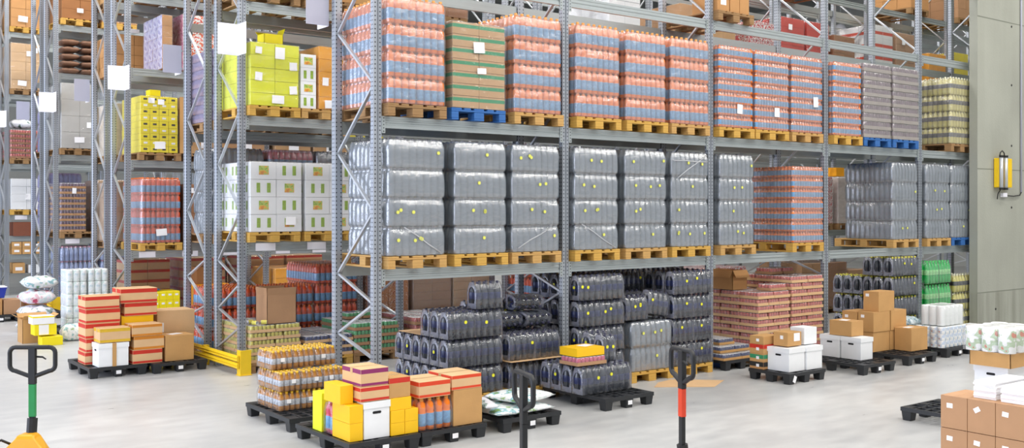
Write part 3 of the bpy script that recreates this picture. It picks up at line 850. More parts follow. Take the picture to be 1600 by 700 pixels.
# ------------------------------------------------------------------ front rack, upper shelf: orange bottles and cartons
Z2 = 3.44 + PALZ + .003
G2 = 'wrapped orange bottle loads on the upper shelf'
L2 = [(.09, .79, 'first from the corner post', 'juice', 4), (1.9, .76, 'right of the green-banded cartons', 'juice', 4), (2.92, .78, 'fourth place from the corner post', 'juice', 4),
      (3.82, .76, 'fifth place, with loose film on top', 'juice', 4), (4.69, .8, 'sixth place from the corner post', 'juice', 4),
      (5.69, .73, 'small bottles, seventh place from the corner post', 'smalljuice', 7), (6.52, .8, 'small bottles, eighth place from the corner post', 'smalljuice', 7),
      (7.4, .77, 'small bottles, ninth place from the corner post', 'smalljuice', 7), (8.49, .74, 'small bottles, next to the grey-brown tins', 'smalljuice', 7)]
for k, (x, w, nm, kind, nl) in enumerate(L2):
    wood_pallet(x - .01, -.1, 3.442, f'wooden pallet under upper orange load, {nm}', [WOODY, WOOD, WOODY][k % 3] if k else WOODD, 'pallets on the upper shelf')
    lab = [('f', w * .6, .28, .12, .14)] if k in (5, 6) else [('f', w * .75, .5, .12, .16)] if k == 7 else []
    bottle_load(kind, x, -.09, Z2, f'wrapped orange bottle load on the upper shelf, {nm}', G2, w, nl, FILMO, lab, pk=(6, 3) if nl == 7 else None, bulge=.014 if nl == 7 else .02, hs=.3 if nl == 4 else None)
wood_pallet(.95, -.1, 3.442, 'blue pallet under the brown cartons with green bands', BLUEW, 'pallets on the upper shelf')
carton_load(.97, -.08, Z2, .78, 1.15, 'pale brown cartons with green bands wrapped on a blue pallet', 'wrapped carton loads', 2, 3, 7, .147, mat('cardboard_tan', 'b8936a', .8, 0, .05, 5.), ((.55, .85, GREENP),), [('f', .38, .74, .16, .13), ('f', .42, .46, .13, .07)], FILMC, alt=False)
def tray_load(x, y, z, w, d, label, group, nl, h, tin, card, m, lab=(), name='wrapped_tin_load', r=.0325):
    t = thing(name, label, 'wrapped pallet load', (x, y, z), (0, 0, 0), group)
    nx = max(2, round(w / 2 / (2 * r))); tw = w / 2
    ny = max(2, round(d / 4 / (2 * r))); td = d / 4
    for k in range(nl):
        for i in range(2):
            for j in range(4):
                if i == 0 or j == 0:
                    o = tray(i * tw, j * td, .003 + k * h, nx, ny, h - .003, tin, '', '', card, r=r, film_=False, parent=t, w=tw - .004, d=td - .004)
                    o.name = 'can_tray'
    wrap(t, w, d, [.002 + k * h for k in range(nl)] + [nl * h + .004], .016, m, .006, .03)
    notes(t, lab, w)
    return t
for k, (x, nm) in enumerate(((9.33, 'beside the last orange bottle load'), (10.2, 'second from the yellow load'))):
    wood_pallet(x - .01, -.1, 3.442, f'blue pallet under the grey-brown tin load {nm}, upper shelf', BLUEW, 'pallets on the upper shelf')
    tray_load(x, -.09, Z2, .8, 1.17, f'grey-brown film-wrapped load of tins {nm}, upper shelf', 'wrapped tin loads', 9, .14, TINP, mat('grey_card', 'a39a92', .8, 0, .05, 5.), FILMO)
wood_pallet(12.08, -.1, 3.442, 'wooden pallet under the yellow bottle load by the concrete wall, upper shelf', WOODD, 'pallets on the upper shelf')
bottle_load('lemon', 12.1, -.09, Z2, 'wrapped load of yellow bottles with dark labels, upper shelf by the concrete wall', 'wrapped bottle loads', .8, 4, FILMO, bulge=.02, hs=.3)
# top shelf
wood_pallet(5.66, -.1, 5.162, 'wooden pallet under brown cartons on the top shelf of the nearest rack', WOODD, 'pallets on the top shelf')
for i, (dx, nm) in enumerate(((0, 'nearest the post, with white note'), (.28, 'middle'), (.5, 'right end'))):
    carton(5.68 + dx, -.06, 5.162 + PALZ, .26 if not i else .21, .5, .26, f'brown carton on the top shelf pallet, {nm}', CARDO, group='brown cartons on the top shelf', lab=[('f', .13, .14, .12, .1)] if not i else ())
    carton(5.68 + dx, -.06, 5.162 + PALZ + .264, .26 if not i else .21, .5, .26, f'brown carton stacked on the top shelf pallet row, {nm} upper', CARDO, group='brown cartons on the top shelf')

# ------------------------------------------------------------------ front rack, floor: stacks of loose eight-packs
PW, PD = 4 * .0985, 2 * .0985
def pos_name(i, j):
    if i == 0 and j == 0: return 'front corner'
    if j == 0: return ['', 'second from the front corner', 'third from the front corner'][i]
    if i == 0: return f'{ORD[j]} behind the front corner'
    return f'inner row, {ORD[j + 1]} back'
def stack(kind, x, y, z, layers, pitch, what, where, group, nx=4, ny=2, gapx=.014, gapy=.008, hide=lambda i, j, k: False, price=False, stickers=None, cat='bottle pack', filmm=None, name=None, lay0=0, jit=.004):
    """layers: list of dicts (i0, i1, j0, j1) of packs present in each layer"""
    pt = BOT[kind][4]
    for k, (i0, i1, j0, j1) in enumerate(layers):
        nxt = layers[k + 1] if k + 1 < len(layers) else None
        for i in range(i0, i1):
            for j in range(j0, j1):
                covered = nxt and nxt[0] <= i < nxt[1] and nxt[2] <= j < nxt[3]
                if (covered and i > i0 and j > j0) or hide(i, j, k): continue
                lv = f'{ORD[k + 1 + lay0]} layer' if k or lay0 else 'bottom layer'
                nm = pos_name(i - i0, j - j0)
                pack(kind, x + i * (nx * pt + gapx) + rnd.uniform(0, jit), y + j * (ny * pt + gapy) + rnd.uniform(0, jit * .4), z + k * pitch,
                     f'{what}, {nm}, {lv}, {where}', cat, group, nx, ny, stickers if j == j0 else 0, side=(i == i0), price=price and rnd.random() < .6, filmm=filmm, name=name)
GP = 'dark bottle eight-packs stacked on the floor'
def floor_pallet(x, nm, w=None): wood_pallet(x, -.12, 0, f'wooden floor pallet under {nm}', w or WOODY, 'wooden pallets on the floor')
floor_pallet(.88, 'the stepped stack of dark bottle packs')
stack('dark', .885, -.115, PALZ + .002, [(0, 2, 0, 6), (0, 2, 0, 6), (0, 2, 0, 3), (1, 2, 0, 1)], .339, 'dark pack', 'stepped stack', GP)
o = put('cardboard_sheet', bx(.78, .54, .004, CARD2, 0), None, (1.29, .78, PALZ + .002 + 2 * .339)); tag(o, 'pale cardboard sheet lying on the stepped stack of dark bottle packs', 'cardboard sheet')
floor_pallet(1.8, 'dark packs topped by toppled packs')
stack('dark', 1.805, -.115, PALZ + .002, [(0, 2, 0, 6)], .339, 'dark pack', 'stack topped by toppled packs', GP)
o = put('cardboard_sheet', bx(.84, .5, .004, CARD2, 0), None, (2.19, .07, PALZ + .002 + .339)); tag(o, 'cardboard sheet between two layers of the stack topped by toppled packs', 'cardboard sheet')
stack('dark', 1.805, -.115, PALZ + .008 + .339, [(0, 2, 0, 6)], .339, 'dark pack', 'stack topped by toppled packs', GP, lay0=1)
zt = PALZ + .012 + .678
pack('dark', 1.79, .44, zt + .02, 'toppled dark bottle pack lying on its side, nearer the stepped stack', group=GP, rot=(R(90), 0, R(8)))
pack('dark', 2.2, .5, zt + .235, 'toppled dark bottle pack lying on another toppled pack', group=GP, rot=(R(90), 0, R(-14)))
pack('dark', 2.25, .42, zt + .02, 'toppled dark bottle pack lying underneath another one', group=GP, rot=(R(90), 0, R(2)))
for i in range(2):
    for j in range(2):
        pack('dark', 1.82 + i * .412, .62 + j * .21, zt, f'dark bottle pack standing behind the toppled packs, {["nearer the stepped stack", "nearer the tall stack"][i]}, {["front", "rear"][j]} one', group=GP)
floor_pallet(2.93, 'the tall stack behind the yellow carton')
stack('dark', 2.935, -.115, PALZ + .002, [(0, 2, 0, 5)] * 4, .342, 'dark pack', 'tall stack behind yellow carton', GP)
floor_pallet(3.88, 'the film-wrapped half load of dark bottles')
bottle_load('greyed', 3.89, -.11, PALZ + .004, 'low film-wrapped load of dark bottles on the floor, two layers tall', 'wrapped bottle loads', .8, 2, FILMD, dots=4, depth=.6)
z3 = PALZ + .025 + .676
pack('dark', 3.84, -.07, z3 + .004, 'dark bottle pack standing on the low wrapped load', group=GP, stickers=3)
pack('dark', 4.255, -.06, z3 + .08, 'dark bottle pack leaning over on the low wrapped load', group=GP, stickers=1, rot=(0, R(9), 0))
pack('dark', 3.98, .29, z3 + .03, 'silver-topped bottle pack tilted behind the standing pack on the low load', group=GP, rot=(R(35), 0, R(4)))
stack('dark', 3.89, .5, PALZ + .002, [(0, 2, 0, 3)] * 4, .342, 'dark pack', 'rear stack behind low wrapped load', GP)
floor_pallet(4.71, 'the dark pack stack beside the red tins')
stack('dark', 4.715, -.115, PALZ + .002, [(0, 2, 0, 4)] * 4, .338, 'dark pack', 'stack beside the red tins', GP, hide=lambda i, j, k: j > 1 and k < 2)
# flat cardboard on the floor
b = MB(); b.prism([(0, 0), (.66, -.47), (1.16, -.2), (.62, .28), (.3, .22)], 'z', 0, .004, CARD2)
o = put('cardboard_sheet', b.mesh('cardboard_sheet'), None, (3.92, -.5, .001)); tag(o, 'flattened cardboard sheet lying on the floor before the wrapped half load', 'cardboard sheet')

# red tins: two stacks of trays
GT = 'trays of red tins stacked in the rack'
def tray_stack(x, y, z, w, d, nl, h, tin, what, where, group, card=None, odd=True, r=.0325, top=True, nlf=None, full_top=True):
    for k in range(nl):
        a, c = ((2, 3), (3, 2))[k % 2] if odd else (2, 3)
        tw, td = w / a, d / c
        nx, ny = round((tw - .022) / (2 * r)), round((td - .022) / (2 * r))
        for i in range(a):
            for j in range(c):
                if k < nl - 1 and i and j: continue
                nm = 'front corner' if not i and not j else f'{ORD[i + 1]} along the front' if not j else f'{ORD[j + 1]} along the side' if not i else f'inner {ORD[i]} across {ORD[j]} back'
                tray(x + i * tw + rnd.uniform(0, .01), y + j * td + rnd.uniform(0, .01), z + k * h, nx, ny, h - .004, tin, f'{what}, {nm}, {ORD[k + 1]} layer, {where}', group, card, full=False if k < nl - 1 else full_top, r=r, shell=FILMT if tin is TINR else FILM, w=tw - .012, d=td - .012)
wood_pallet(6.55, -.1, 0, 'wooden floor pallet under the lower stack of red tin trays', WOODD, 'wooden pallets on the floor')
tray_stack(6.57, -.09, PALZ + .002, .78, 1.15, 9, .106, TINR, 'tray of red tins', 'lower stack', GT, CARD2, full_top=False)
wood_pallet(7.37, -.1, 0, 'wooden floor pallet under the taller stack of red tin trays', WOODD, 'wooden pallets on the floor')
tray_stack(7.39, -.09, PALZ + .002, .82, 1.15, 11, .106, TINR, 'tray of red tins', 'taller stack', GT, CARD2, full_top=False)
for k in range(2):
    tray(7.45 + k * .3, .35, PALZ + .006 + 11 * .106, 4, 5, .1, TINR, f'tray of red tins on top of the taller stack, {["nearer the open carton", "nearer the far post"][k]}', GT)
tray(6.9, -.06, PALZ + .006 + 9 * .106, 6, 4, .1, TINR, 'single tray of red tins on the lower stack beside the open carton', GT)
# open brown carton on the lower stack
def open_carton(x, y, z, w, d, h, label, base=CARD, flaps=(1, 1, 1, 1), fl=.14, ang=35, cat='box', name='open_carton', tall=0):
    o = put(name, carton_mesh(w, d, h, base, (), None, False, None, True), None, (x, y, z)); tag(o, label, cat)
    specs = (((0, 0, h), w, 0), ((w, 0, h), d, 90), ((w, d, h), w, 180), ((0, d, h), d, 270))
    for k, (p, L, a) in enumerate(specs):
        if not flaps[k]: continue
        b = MB(); t = R(ang if flaps[k] == 1 else flaps[k]); b.v = []
        dy, dz = -math.cos(t) * fl, math.sin(t) * fl
        b.rings([[(.004, 0, 0), (.004, dy, dz), (.004, dy, dz + .005), (.004, 0, .005)], [(L - .004, 0, 0), (L - .004, dy, dz), (L - .004, dy, dz + .005), (L - .004, 0, .005)]], base)
        put('flap', b.mesh('flap'), o, p, (0, 0, R(a)))
    return o
z4 = PALZ + .004 + 9 * .106 + .004
o = open_carton(6.58, .42, z4, .34, .6, .3, 'brown carton with drooping flaps on the red tins beside the post', CARDO, (-60, 0, 0, -60), .13)
# dark packs with yellow caps behind the cartons
wood_pallet(10.18, -.1, 0, 'wooden floor pallet under the yellow-capped dark bottle packs', WOOD, 'wooden pallets on the floor')
stack('darky', 10.19, -.095, PALZ + .002, [(0, 2, 0, 6)] * 3 + [(0, 2, 0, 3)], .35, 'yellow-capped dark pack', 'behind the brown cartons', 'yellow-capped dark bottle packs', hide=lambda i, j, k: i and j)
# green bottles and yellow lemonade
wood_pallet(11.26, -.1, 0, 'wooden floor pallet under the green bottle packs', WOOD, 'wooden pallets on the floor')
stack('green', 11.28, -.095, PALZ + .002, [(0, 2, 0, 3)] * 3, .432, 'green bottle pack', 'beside the last upright', 'green bottle packs', stickers=0, filmm=FILM, hide=lambda i, j, k: i and j)
wood_pallet(12.2, -.1, 0, 'wooden floor pallet under the yellow lemonade packs', WOOD, 'wooden pallets on the floor')
stack('lemon', 12.22, -.095, PALZ + .002, [(0, 2, 0, 3)] * 3, .335, 'yellow lemonade pack', 'beside the concrete wall', 'yellow lemonade packs', stickers=0, filmm=FILM, hide=lambda i, j, k: i and j)
# ------------------------------------------------------------------ pallets standing on the floor in front of the rack
# iced tea
plastic_pallet(-1.13, -.11, 'black plastic pallet under the iced tea packs', tagged=False)
stack('tea', -1.06, .3, PPZ, [(0, 3, 0, 3), (0, 3, 0, 3), (0, 3, 1, 3)], .215, 'iced tea pack', 'black pallet stack', 'iced tea packs', 4, 3, stickers=0, price=True, filmm=FILM, gapy=.012)
# coloured cartons and the white file box
plastic_pallet(-1.17, -1.51, 'black plastic pallet under the yellow cartons and one white file box')
Y_ = -1.45
carton(-1.13, Y_, PPZ, .14, .36, .17, 'yellow carton at the front corner of the black pallet, lower of two', YEL, group='yellow cartons on the black pallet', tape=False)
carton(-1.13, Y_ + .005, PPZ + .172, .145, .355, .17, 'yellow carton at the front corner of the black pallet, upper of two', YEL, group='yellow cartons on the black pallet', tape=False)
carton(-1.17, -1.33, PPZ + .344, .14, .34, .18, 'yellow carton set back on top of two yellow cartons', YEL, group='yellow cartons on the black pallet', tape=False)
carton(-1.14, -.88, PPZ, .3, .2, .385, 'tall lime yellow carton at the rear of the black pallet', LIME, tape=False, name='carton')
pack('pink', -1.12, -1.08, PPZ, 'pack of pink and red bottles between the lime and yellow cartons', nx=1, ny=2, stickers=0, filmm=FILM)
file_box(-.975, Y_ + .005, PPZ, .285, .38, .36, 'white file box between the yellow cartons on the nearest black pallet', 'f')
carton(-1.015, Y_, PPZ + .366, .318, .38, .14, 'brown carton with red bands on the white file box', CARD2, ((.03, .2, RED), (.72, .97, RED)))
carton(-1.0, -1.43, PPZ + .51, .305, .38, .17, 'brown carton with purple bands topping the nearest pallet', CARD2, ((.03, .18, PURP), (.72, .97, PURP)))
for i, (x, nm) in enumerate(((-.68, 'left'), (-.523, 'right'))):
    for k in range(2):
        carton(x, -1.46, PPZ + k * .122, .153, .3, .12, f'small yellow carton, {["lower", "upper"][k]} {nm} of the block beside the white file box', YEL, group='small yellow cartons', tape=False)
carton(-.685, -1.45, PPZ + .244, .24, .3, .12, 'yellow carton lying across the small yellow cartons', YEL, tape=False)
carton(-.69, -1.44, PPZ + .366, .24, .36, .2, 'brown carton with one red band standing on the small yellow cartons', CARD, ((.72, .97, RED),))
# orange juice, brown cartons
plastic_pallet(-.355, -1.51, 'black plastic pallet under the orange juice bottles')
for i in range(2):
    for j in range(2):
        pack('juice', -.352 + i * .2, -1.46 + j * .2, PPZ, f'orange juice four-pack, {["front", "rear"][j]} {["left", "right"][i]} one under the red-banded carton', nx=2, ny=2, group='orange juice packs', stickers=0, filmm=FILM)
carton(-.365, -1.47, PPZ + .33, .375, .42, .165, 'brown carton with red bands lying on the orange juice bottles', CARD2, ((.04, .2, REDO), (.72, .97, REDO)))
carton(.055, -1.46, PPZ, .36, .5, .365, 'large plain brown carton beside the orange juice bottles', CARD, tape=False)
carton(.035, -1.46, PPZ + .368, .37, .45, .15, 'brown carton with red bands on the large plain carton', CARD2, ((.04, .2, REDO), (.75, .97, REDO)))
# sacks
plastic_pallet(.655, -1.51, 'black plastic pallet under the white sacks')
bag(.99, -1.18, PPZ, .8, .62, .1, BAGG, 'lower white and green plastic sack on the black pallet', group='white sacks', seed=1)
bag(1.12, -1.19, PPZ + .112, .62, .55, .1, BAGG, 'upper white and green plastic sack beside the handle', group='white sacks', seed=3, rot=(0, 0, R(12)))
bag(.62, -1.2, PPZ + .1, .2, .5, .07, BAGK, 'folded white and grey sack lying on the lower sack', group='white sacks', seed=5, rot=(0, 0, R(-20)))
# dark packs with red tray and yellow carton
plastic_pallet(2.3, -1.31, 'black plastic pallet half covered by dark bottle packs')
stack('dark', 2.22, -1.0, PPZ, [(0, 2, 0, 4)], .34, 'dark pack', 'black pallet with yellow carton', GP)
tray(2.2, -.93, PPZ + .342, 7, 5, .1, TINK, 'tray of pink tins under the yellow carton', 'trays of tins', full=False)
carton(2.22, -.9, PPZ + .446, .44, .33, .1, 'yellow carton on the pink tins with a paper on top', YEL, tape=False, lab=[('t', .3, .2, .2, .14, .3)])
pack('dark', 2.69, -.86, PPZ + .342, 'dark bottle pack beside the yellow carton on the second layer', group=GP, nx=2)
pack('dark', 2.75, -.56, PPZ + .342, 'dark bottle pack behind the small pack next to the yellow carton', group=GP, nx=3)
# white boxes by the red tins
wp = plastic_pallet(5.48, -1.5, 'black plastic pallet under the white boxes and coloured cartons', tagged=False, depth=.7)
put('label', rect_label(.06, .09, 'f'), wp, (-.29, -.3515, .07), (0, R(25), 0))
file_box(5.585, -1.41, PPZ, .345, .36, .32, 'white file box with hand hole, beside the stack of coloured cartons', 'l')
file_box(5.95, -1.43, PPZ, .345, .36, .32, 'white file box without visible hole, at the right of its pallet', '')
carton(5.66, -1.33, PPZ + .335, .3, .24, .19, 'small brown carton with white notes on the white file box', CARD, lab=[('f', .2, .12, .13, .11), ('l', .1, .12, .05, .05)], tape=False)
carton(6.03, -1.33, PPZ + .335, .28, .24, .23, 'plain white carton standing on the right-hand white file box', WCART, tape=False)
zc = 0
for h, base, bands, nm in ((.1, CARDO, ((.35, .98, BLKP),), 'orange-brown carton with a black band, bottom of the coloured stack'), (.11, CARD, ((.4, .9, GREENP),), 'brown carton with a green band, second in the coloured stack'),
                           (.13, CARD, ((.55, .98, RED),), 'brown carton with a red band, third in the coloured stack'), (.11, CARD, (), 'plain brown carton topping the coloured stack')):
    carton(5.5, -1.045, PPZ + zc, .36, .24, h, nm, base, bands, lab=[('l', .1, h * .5, .05, .04)], tape=False); zc += h + .002
# blue tins on a black pallet
plastic_pallet(5.7, -.2, 'black plastic pallet under the trays of dark blue tins', tagged=False)
for k, (x, y, nx, ny, nm) in enumerate(((5.67, -.19, 6, 8, 'bottom, overhanging the post side'), (6.08, -.19, 6, 8, 'bottom, beside the coloured cartons'), (5.72, -.08, 5, 8, 'middle'), (6.06, -.08, 5, 8, 'middle, beside the coloured cartons'), (5.86, .06, 5, 7, 'top'))):
    tray(x, y, PPZ + (0 if k < 2 else .094 if k < 4 else .188), nx, ny, .09, TINB, f'tray of dark blue tins, {nm} of three layers', 'trays of dark blue tins', CARD, full=True)
tray(5.87, .02, .004, 2, 4, .1, TINB, 'blue-wrapped pack of tins on the floor under the black pallet', 'trays of dark blue tins', mat('blue_wrap', '1f56a8', .35), full=True, wall=.9)
# white file boxes and brown carton
plastic_pallet(6.95, -1.66, 'black plastic pallet under two white file boxes')
file_box(7.31, -1.37, PPZ, .3, .335, .325, 'white file box on its own pallet, nearer the floor edge', 'l')
file_box(7.3, -1.01, PPZ, .3, .335, .325, 'white file box on its own pallet, nearer the rack upright', 'l')
carton(7.33, -1.2, PPZ + .333, .3, .38, .22, 'brown carton lying across two white file boxes', CARD, lab=[('t', .12, .2, .16, .12, .2)], tape=False)
# brown cartons
GB = 'plain brown cartons piled on a black pallet'
plastic_pallet(8.26, -1.56, 'black plastic pallet under the pile of plain brown cartons')
carton(8.76, -1.3, PPZ, .46, .29, .355, 'plain brown carton standing alone at the front of the pile', CARD, group=GB, lab=[('t', .15, .14, .2, .1, .1)], tape=False)
carton(8.21, -.99, PPZ, .44, .27, .305, 'plain brown carton, bottom of the pile under the labelled one', CARD, group=GB, tape=False)
carton(8.67, -.99, PPZ, .44, .27, .305, 'plain brown carton, bottom of the pile behind the lone carton', CARD, group=GB, tape=False)
carton(8.2, -.71, PPZ, .44, .27, .305, 'plain brown carton, bottom rear of the pile', CARD, group=GB, tape=False)
carton(8.2, -1.0, PPZ + .308, .45, .27, .31, 'labelled brown carton in the second tier, under the topmost one', CARD, group=GB, lab=[('l', .19, .24, .06, .045)], tape=False)
carton(8.68, -1.0, PPZ + .308, .43, .27, .31, 'brown carton in the second tier beside the labelled one', CARD, group=GB, tape=False)
carton(8.2, -.71, PPZ + .308, .44, .27, .3, 'labelled brown carton in the second tier, set behind', CARD, group=GB, lab=[('l', .19, .22, .06, .045)], tape=False)
carton(8.34, -1.0, PPZ + .62, .43, .27, .31, 'topmost brown carton of the pile, small label in its corner', CARD, group=GB, lab=[('l', .2, .25, .06, .045)], tape=False)
# paper rolls
plastic_pallet(9.5, -1.47, 'black plastic pallet under the white paper roll packs')
roll_pack(9.47, -1.42, PPZ, 6, 4, 3, .062, .11, ROLLP, 'lower pack of printed paper rolls on the black pallet', 'paper roll packs by the concrete wall')
roll_pack(9.53, -1.38, PPZ + .345, 5, 3, 1, .066, .315, ROLLW, 'upper pack of tall white paper rolls', 'paper roll packs by the concrete wall')
bag(9.75, -.62, PPZ, .42, .5, .2, BAGB, 'lower pale blue plastic sack behind the paper rolls', group='pale blue sacks', seed=2)
bag(9.75, -.62, PPZ + .225, .4, .45, .2, BAGB, 'upper pale blue plastic sack behind the paper rolls', group='pale blue sacks', seed=6)
plastic_pallet(10.6, -1.4, 'black plastic pallet beside the concrete wall, farthest along the row', tagged=False)
carton(10.95, -1.2, PPZ, .3, .3, .24, 'small red and brown carton beside the paper rolls', CARD, ((.55, .98, RED),), top=WCART, tape=False, lab=[('f', .2, .17, .08, .08)])
# right foreground
plastic_pallet(4.65, -4.82, 'black plastic pallet under the paper towels, nearly empty', tagged=False)
file_box(4.78, -4.8, PPZ, .42, .36, .28, 'white file box under another one, below the paper towels', 'l')
file_box(4.78, -4.8, PPZ + .285, .42, .36, .28, 'white file box directly below the cardboard tray of paper towels', 'l')
o = put('cardboard_tray', carton_mesh(.72, .44, .15, CARD, (), None, False, None, True), None, (4.7, -4.87, PPZ + .572)); tag(o, 'shallow cardboard tray holding a pack of paper towels', 'cardboard tray')
roll_pack(4.66, -4.9, PPZ + .725, 4, 3, 1, .088, .25, ROLLT, 'pack of printed paper towels in the shallow cardboard tray', 'paper towels', name='paper_roll_pack')
plastic_pallet(2.74, -6.32, 'black plastic pallet under the six taped brown cartons', tagged=False)
for k in range(2):
    for j in range(3):
        tw = [(.0, -.55, .1), (.05, .1, .05)][1 - k][j]
        nm = ['farther from the camera', 'in the middle', 'nearest the camera'][j]
        carton(2.76, -5.455 - j * .248 - .0, PPZ + k * .29, .42, .244, .285, f'taped brown carton, {["lower", "upper"][k]} row, {nm}, under the white paper', CARDP, group='taped brown cartons', lab=[('l', .16, .2, .055, .042, tw)], tape=False)
        q = list(o.children)
def paper_pile(x, y, z, w, d, n, h, label):
    t = thing('paper_pile', label, 'stack of paper', (x, y, z), (0, 0, 0), 'white paper piles')
    for k in range(n):
        hh = h / n
        b = MB(); e = .0015
        b.box(0, 0, 0, w, d, hh - .0008, PAPER)
        put('paper_block', cached(('pb', w, d, n), lambda: b.mesh('paper_block', bevel=.002)), t, (rnd.uniform(-.008, .008), rnd.uniform(-.006, .006), k * hh), (0, 0, rnd.uniform(-.02, .02)))
paper_pile(2.86, -5.66, PPZ + .576, .55, .2, 9, .15, 'pile of white paper on the brown cartons, farther from the camera')
paper_pile(2.84, -5.93, PPZ + .576, .5, .22, 9, .14, 'pile of white paper on the brown cartons, nearest the camera')

# ------------------------------------------------------------------ hand pallet trucks
def pallet_truck(x, y, yaw, label, col, band, H=1.16, split=(.86, .6), loopw=.36, sx=1):
    """hand pallet truck; local -y is the side the handle points to, forks run to +y"""
    t = thing('pallet_truck', label, 'pallet truck', (x, y, 0), (0, 0, yaw), 'hand pallet trucks')
    # hydraulic body
    b = MB()
    b.rings([[(-.17, -.02, .09), (.17, -.02, .09), (.25, .2, .09), (-.25, .2, .09)], [(-.17, -.03, .2), (.17, -.03, .2), (.25, .2, .2), (-.25, .2, .2)], [(-.075, .0, .37), (.075, .0, .37), (.085, .16, .37), (-.085, .16, .37)], [(-.06, .02, .4), (.06, .02, .4), (.07, .14, .4), (-.07, .14, .4)]], col)
    put('body', b.mesh('body', bevel=.012), t)
    for s in (-1, 1):
        b = MB(); b.prism([(.0, .075), (.16, .075), (.16, .02), (.13, .0), (.03, .0), (0, .02)], 'y', .18, 1.33, col)
        f = put('fork', b.mesh('fork', bevel=.006), t, (.09 if s > 0 else -.25, 0, .012))
        b = MB(); b.tube([(-.05, 0, 0), (.05, 0, 0)], .035, RUBBER, 14); put('load_roller', b.mesh('roller', True), f, (.08, 1.18, .026))
    for s in (-1, 1):
        b = MB(); b.tube([(-.025, 0, 0), (.025, 0, 0)], .09, RUBBER, 20); b.tube([(-.028, 0, 0), (.028, 0, 0)], .045, CHROME, 14)
        put('steering_wheel', b.mesh('wheel', True), t, (s * .055, -.03, .09))
    # drawbar
    b = MB(); b.tube([(0, .02, .38), (0, .0, .52)], .045, RUBBER, 10); put('socket', b.mesh('socket'), t)
    z1, z0 = H * split[0] - .0, H * split[1] - .05
    b = MB(); b.bar((0, 0, .5), (0, 0, z0), .05, .036, RUBBER); b.bar((0, 0, z0), (0, 0, z1), .05, .036, RUBBER); b.bar((0, 0, z1), (0, 0, H - .005), .062, .045, RUBBER); put('drawbar', b.mesh('drawbar', bevel=.004), t)
    b = MB(); b.bar((0, 0, z0), (0, 0, z1), .056, .042, band); q = put('drawbar_sleeve', b.mesh('sleeve', bevel=.003), t)
    if band is JGRN: put('label', rect_label(.032, .05, 'f'), q, (.004, -.0215, z1 - .09))
    # looped handle
    w = loopw / 2; pts = []
    for cx, cz, a0 in ((w - .05, H - .05, 0), (-w + .05, H - .05, 90), (-w + .05, H - .16, 180)):
        for k in range(5):
            a = R(a0 + k * 22.5); pts.append((cx + .05 * math.cos(a), 0, cz + .05 * math.sin(a)))
    pts += [(-.03, 0, H - .255), (.03, 0, H - .255)]
    for k in range(5):
        a = R(270 + k * 22.5); pts.append((w - .05 + .05 * math.cos(a), 0, H - .16 + .05 * math.sin(a)))
    b = MB(); b.tube(pts, .02, RUBBER, 10, True); h = put('handle', b.mesh('handle', True), t)
    b = MB(); b.tube([(sx * .025, -.01, H - .085), (sx * .08, -.02, H - .09), (sx * .11, -.02, H - .11)], [.009, .009, .006], RUBBER, 8); put('release_lever', b.mesh('lever', True), h)
    b = MB(); b.tube([(-sx * .12, .1, .3), (-sx * .2, .16, .36), (-sx * .27, .2, .33), (-sx * .3, .2, .25), (-sx * .22, .16, .2)], .012, RUBBER, 8); put('hose', b.mesh('hose', True), t)
    return t
pallet_truck(-3.69, -.32, R(144), 'yellow pallet truck with green sleeve on its black handle', JYEL, JGRN, 1.15, (.715, .507), .40, -1)
pallet_truck(.17, -4.52, R(-104), 'pallet truck with orange-red sleeve on its black handle', JRED, JRED, 1.27, (.757, .622), .32)
pallet_truck(-1.28, -4.34, R(74), 'pallet truck with all-black handle in front of the white sacks', RUBBER, RUBBER, 1.2, (.7, .48), .36)

# ------------------------------------------------------------------ yellow emergency light unit, conduit on the concrete wall
t = thing('emergency_light', 'yellow box with two silver tubes mounted on the concrete wall', 'wall light', (WX + .58, WY - .006, 2.78), (0, 0, 0))
b = MB(); b.box(0, -.1, 0, .52, 0, .56, YPAINT); put('housing', b.mesh('housing', bevel=.012), t)
for x in (.03, .2):
    b = MB(); b.tube([(x, -.135, -.03), (x, -.135, .59)], .036, SILVER, 12); put('tube', b.mesh('tube', True), t)
    for z in (-.045, .57):
        b = MB(); b.tube([(x, -.135, z), (x, -.135, z + .04)], .042, RUBBER, 12); put('tube_cap', b.mesh('cap'), t)
b = MB(); b.tube([(.03, -.1, .58), (.04, -.11, .66), (.11, -.11, .7), (.18, -.11, .66), (.2, -.11, .6)], .011, RUBBER, 8); put('handle', b.mesh('handle', True), t)
b = MB(); b.tube([(.05, -.11, -.04), (.03, -.07, -.12), (.06, -.04, -.22)], .01, RUBBER, 8); put('cord', b.mesh('cord', True), t)
t = thing('cable_conduit', 'thin grey conduit with a white junction box on the concrete wall', 'conduit', (WX + .9, WY - .006, 2.64), (0, 0, 0))
b = MB(); b.tube([(.72, -.018, .06), (.72, -.018, 7)], .017, GREYB, 8); put('pipe', b.mesh('pipe', True), t)
b = MB(); b.box(-.07, -.06, -.04, .09, 0, .04, WHITE); put('junction_box', b.mesh('junction_box', bevel=.004), t)
b = MB(); b.tube([(.09, -.025, -.01), (.4, -.025, -.02), (.66, -.02, .0), (.72, -.018, .06)], .01, RUBBER, 8); put('cord', b.mesh('cord', True), t)
